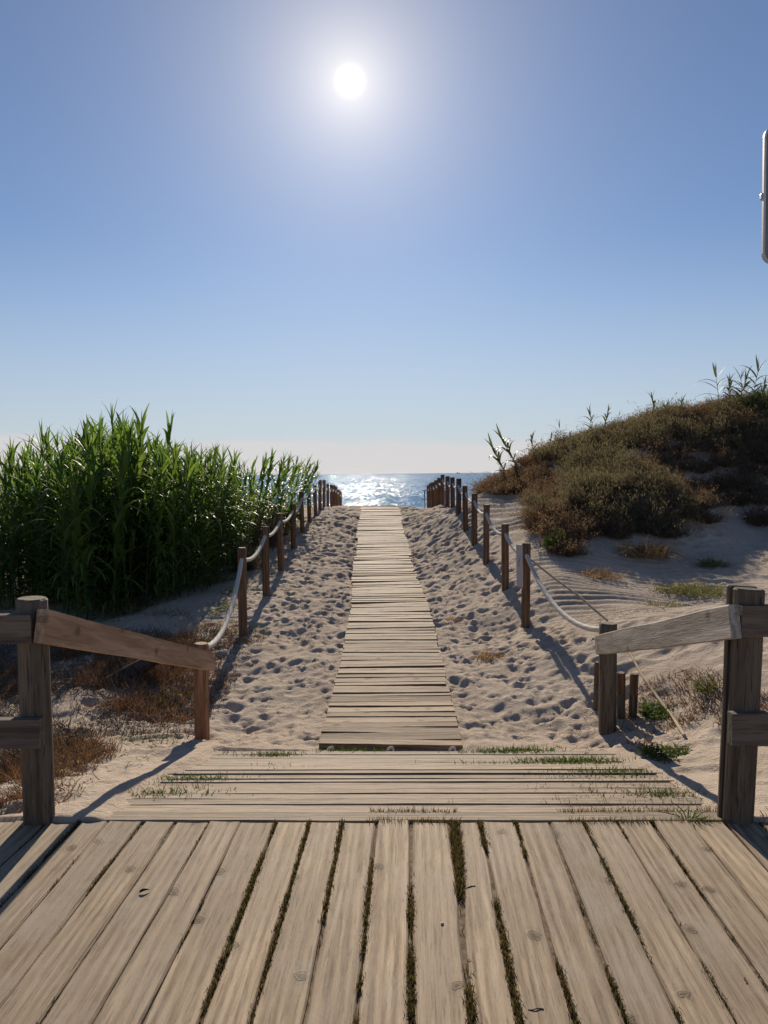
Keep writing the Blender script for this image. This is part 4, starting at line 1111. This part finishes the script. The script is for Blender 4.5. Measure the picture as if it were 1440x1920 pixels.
# road sign at the right, its grey back and edge towards the walk
Ys = 4.5
el = pix(1431, 365, Ys); zt = pix(1431, 236, Ys)[2]; zb_ = pix(1434, 495, Ys)[2]
W_, H_ = .60, zt - zb_
cx = el[0] + W_ / 2; gzz = gzs(cx, Ys + .06)
sg = empty('road_sign', (cx, Ys + .06, gzz)); tag(sg, 'grey back of a rounded sign panel on a pole at the dune side', 'sign')
cz0 = (zt + zb_) / 2 - gzz
PN = obj('panel', mesh_np('sign_panel', *slab(rounded(W_ / 2 - .004, H_ / 2 - .004, .055), -.012, .0), MAT['signback']), sg, (0, -.05, cz0))
ro = rounded(W_ / 2, H_ / 2, .06); ri = rounded(W_ / 2 - .012, H_ / 2 - .012, .05); nn = len(ro); k = np.arange(nn); kn = (k + 1) % nn
V = np.vstack([np.column_stack([r_[:, 0], np.full(nn, yy_), r_[:, 1]]) for r_, yy_ in ((ro, -.016), (ri, -.016), (ri, .004), (ro, .004))])
fr = np.concatenate([np.stack([k, kn, nn + kn, nn + k], -1), np.stack([nn + k, nn + kn, 2 * nn + kn, 2 * nn + k], -1), np.stack([2 * nn + k, 2 * nn + kn, 3 * nn + kn, 3 * nn + k], -1), np.stack([3 * nn + k, 3 * nn + kn, kn, k], -1)])
obj('rim', mesh_np('sign_rim', V, fr, MAT['signedge']), PN)
obj('pole', MB().add(*tube([(0, 0, -.3), (0, 0, cz0 + H_ / 2 - .02)], .03, 16)).mesh('pole', MAT['steel'], True), sg)
for dz_ in (-.22, .0, .22):
    obj('bracket', mesh_np('bracket', *slab(rounded(W_ / 2 + (.006 if dz_ == 0 else -.06), .018, .006), -.02, .0), MAT['steel']), sg, (0, -.028, cz0 + dz_))

# steel railing on the seaward side of the crest
mr = empty('steel_railing', pix(796, 960, 27.5)); mr.location.z = gzs(mr.location.x, 27.5)
za = pix(796, 920, 27.5)[2] - mr.location.z; zm = pix(796, 936, 27.5)[2] - mr.location.z
for dx in (0, .72, 1.42):
    obj('post', MB().add(*tube([(dx, 0, -.3), (dx, 0, za)], .028, 10)).mesh('post', MAT['steel'], True), mr)
for z_ in (za, zm):
    obj('rail', MB().add(*tube([(-.1, 0, z_), (1.5, 0, z_)], .022, 10)).mesh('rail', MAT['steel'], True), mr)
tag(mr, 'thin grey steel railing beyond the crest behind the rope posts', 'railing')

# ship on the horizon
d = ray(859, 884.5); P_ = CAM + d * (7000 / d[1]); sh = empty('ship', (P_[0], P_[1], SEA_Z)); 
out2 = np.array([(-16, 0), (16, 0), (20, 5), (-17, 4.2)])
obj('hull', mesh_np('hull', *slab(out2, -4, 4), MAT['hull']), sh)
obj('cabin', mesh_np('cabin', *slab(np.array([(-12, 4.2), (-3, 4.2), (-3.5, 10), (-11, 10)]), -3, 3), MAT['hull']), sh)
obj('mast', MB().add(*tube([(4, 0, 4), (4, 0, 15)], .5, 8)).mesh('mast', MAT['hull']), sh)
tag(sh, 'tiny grey ship far out on the sea horizon', 'ship')
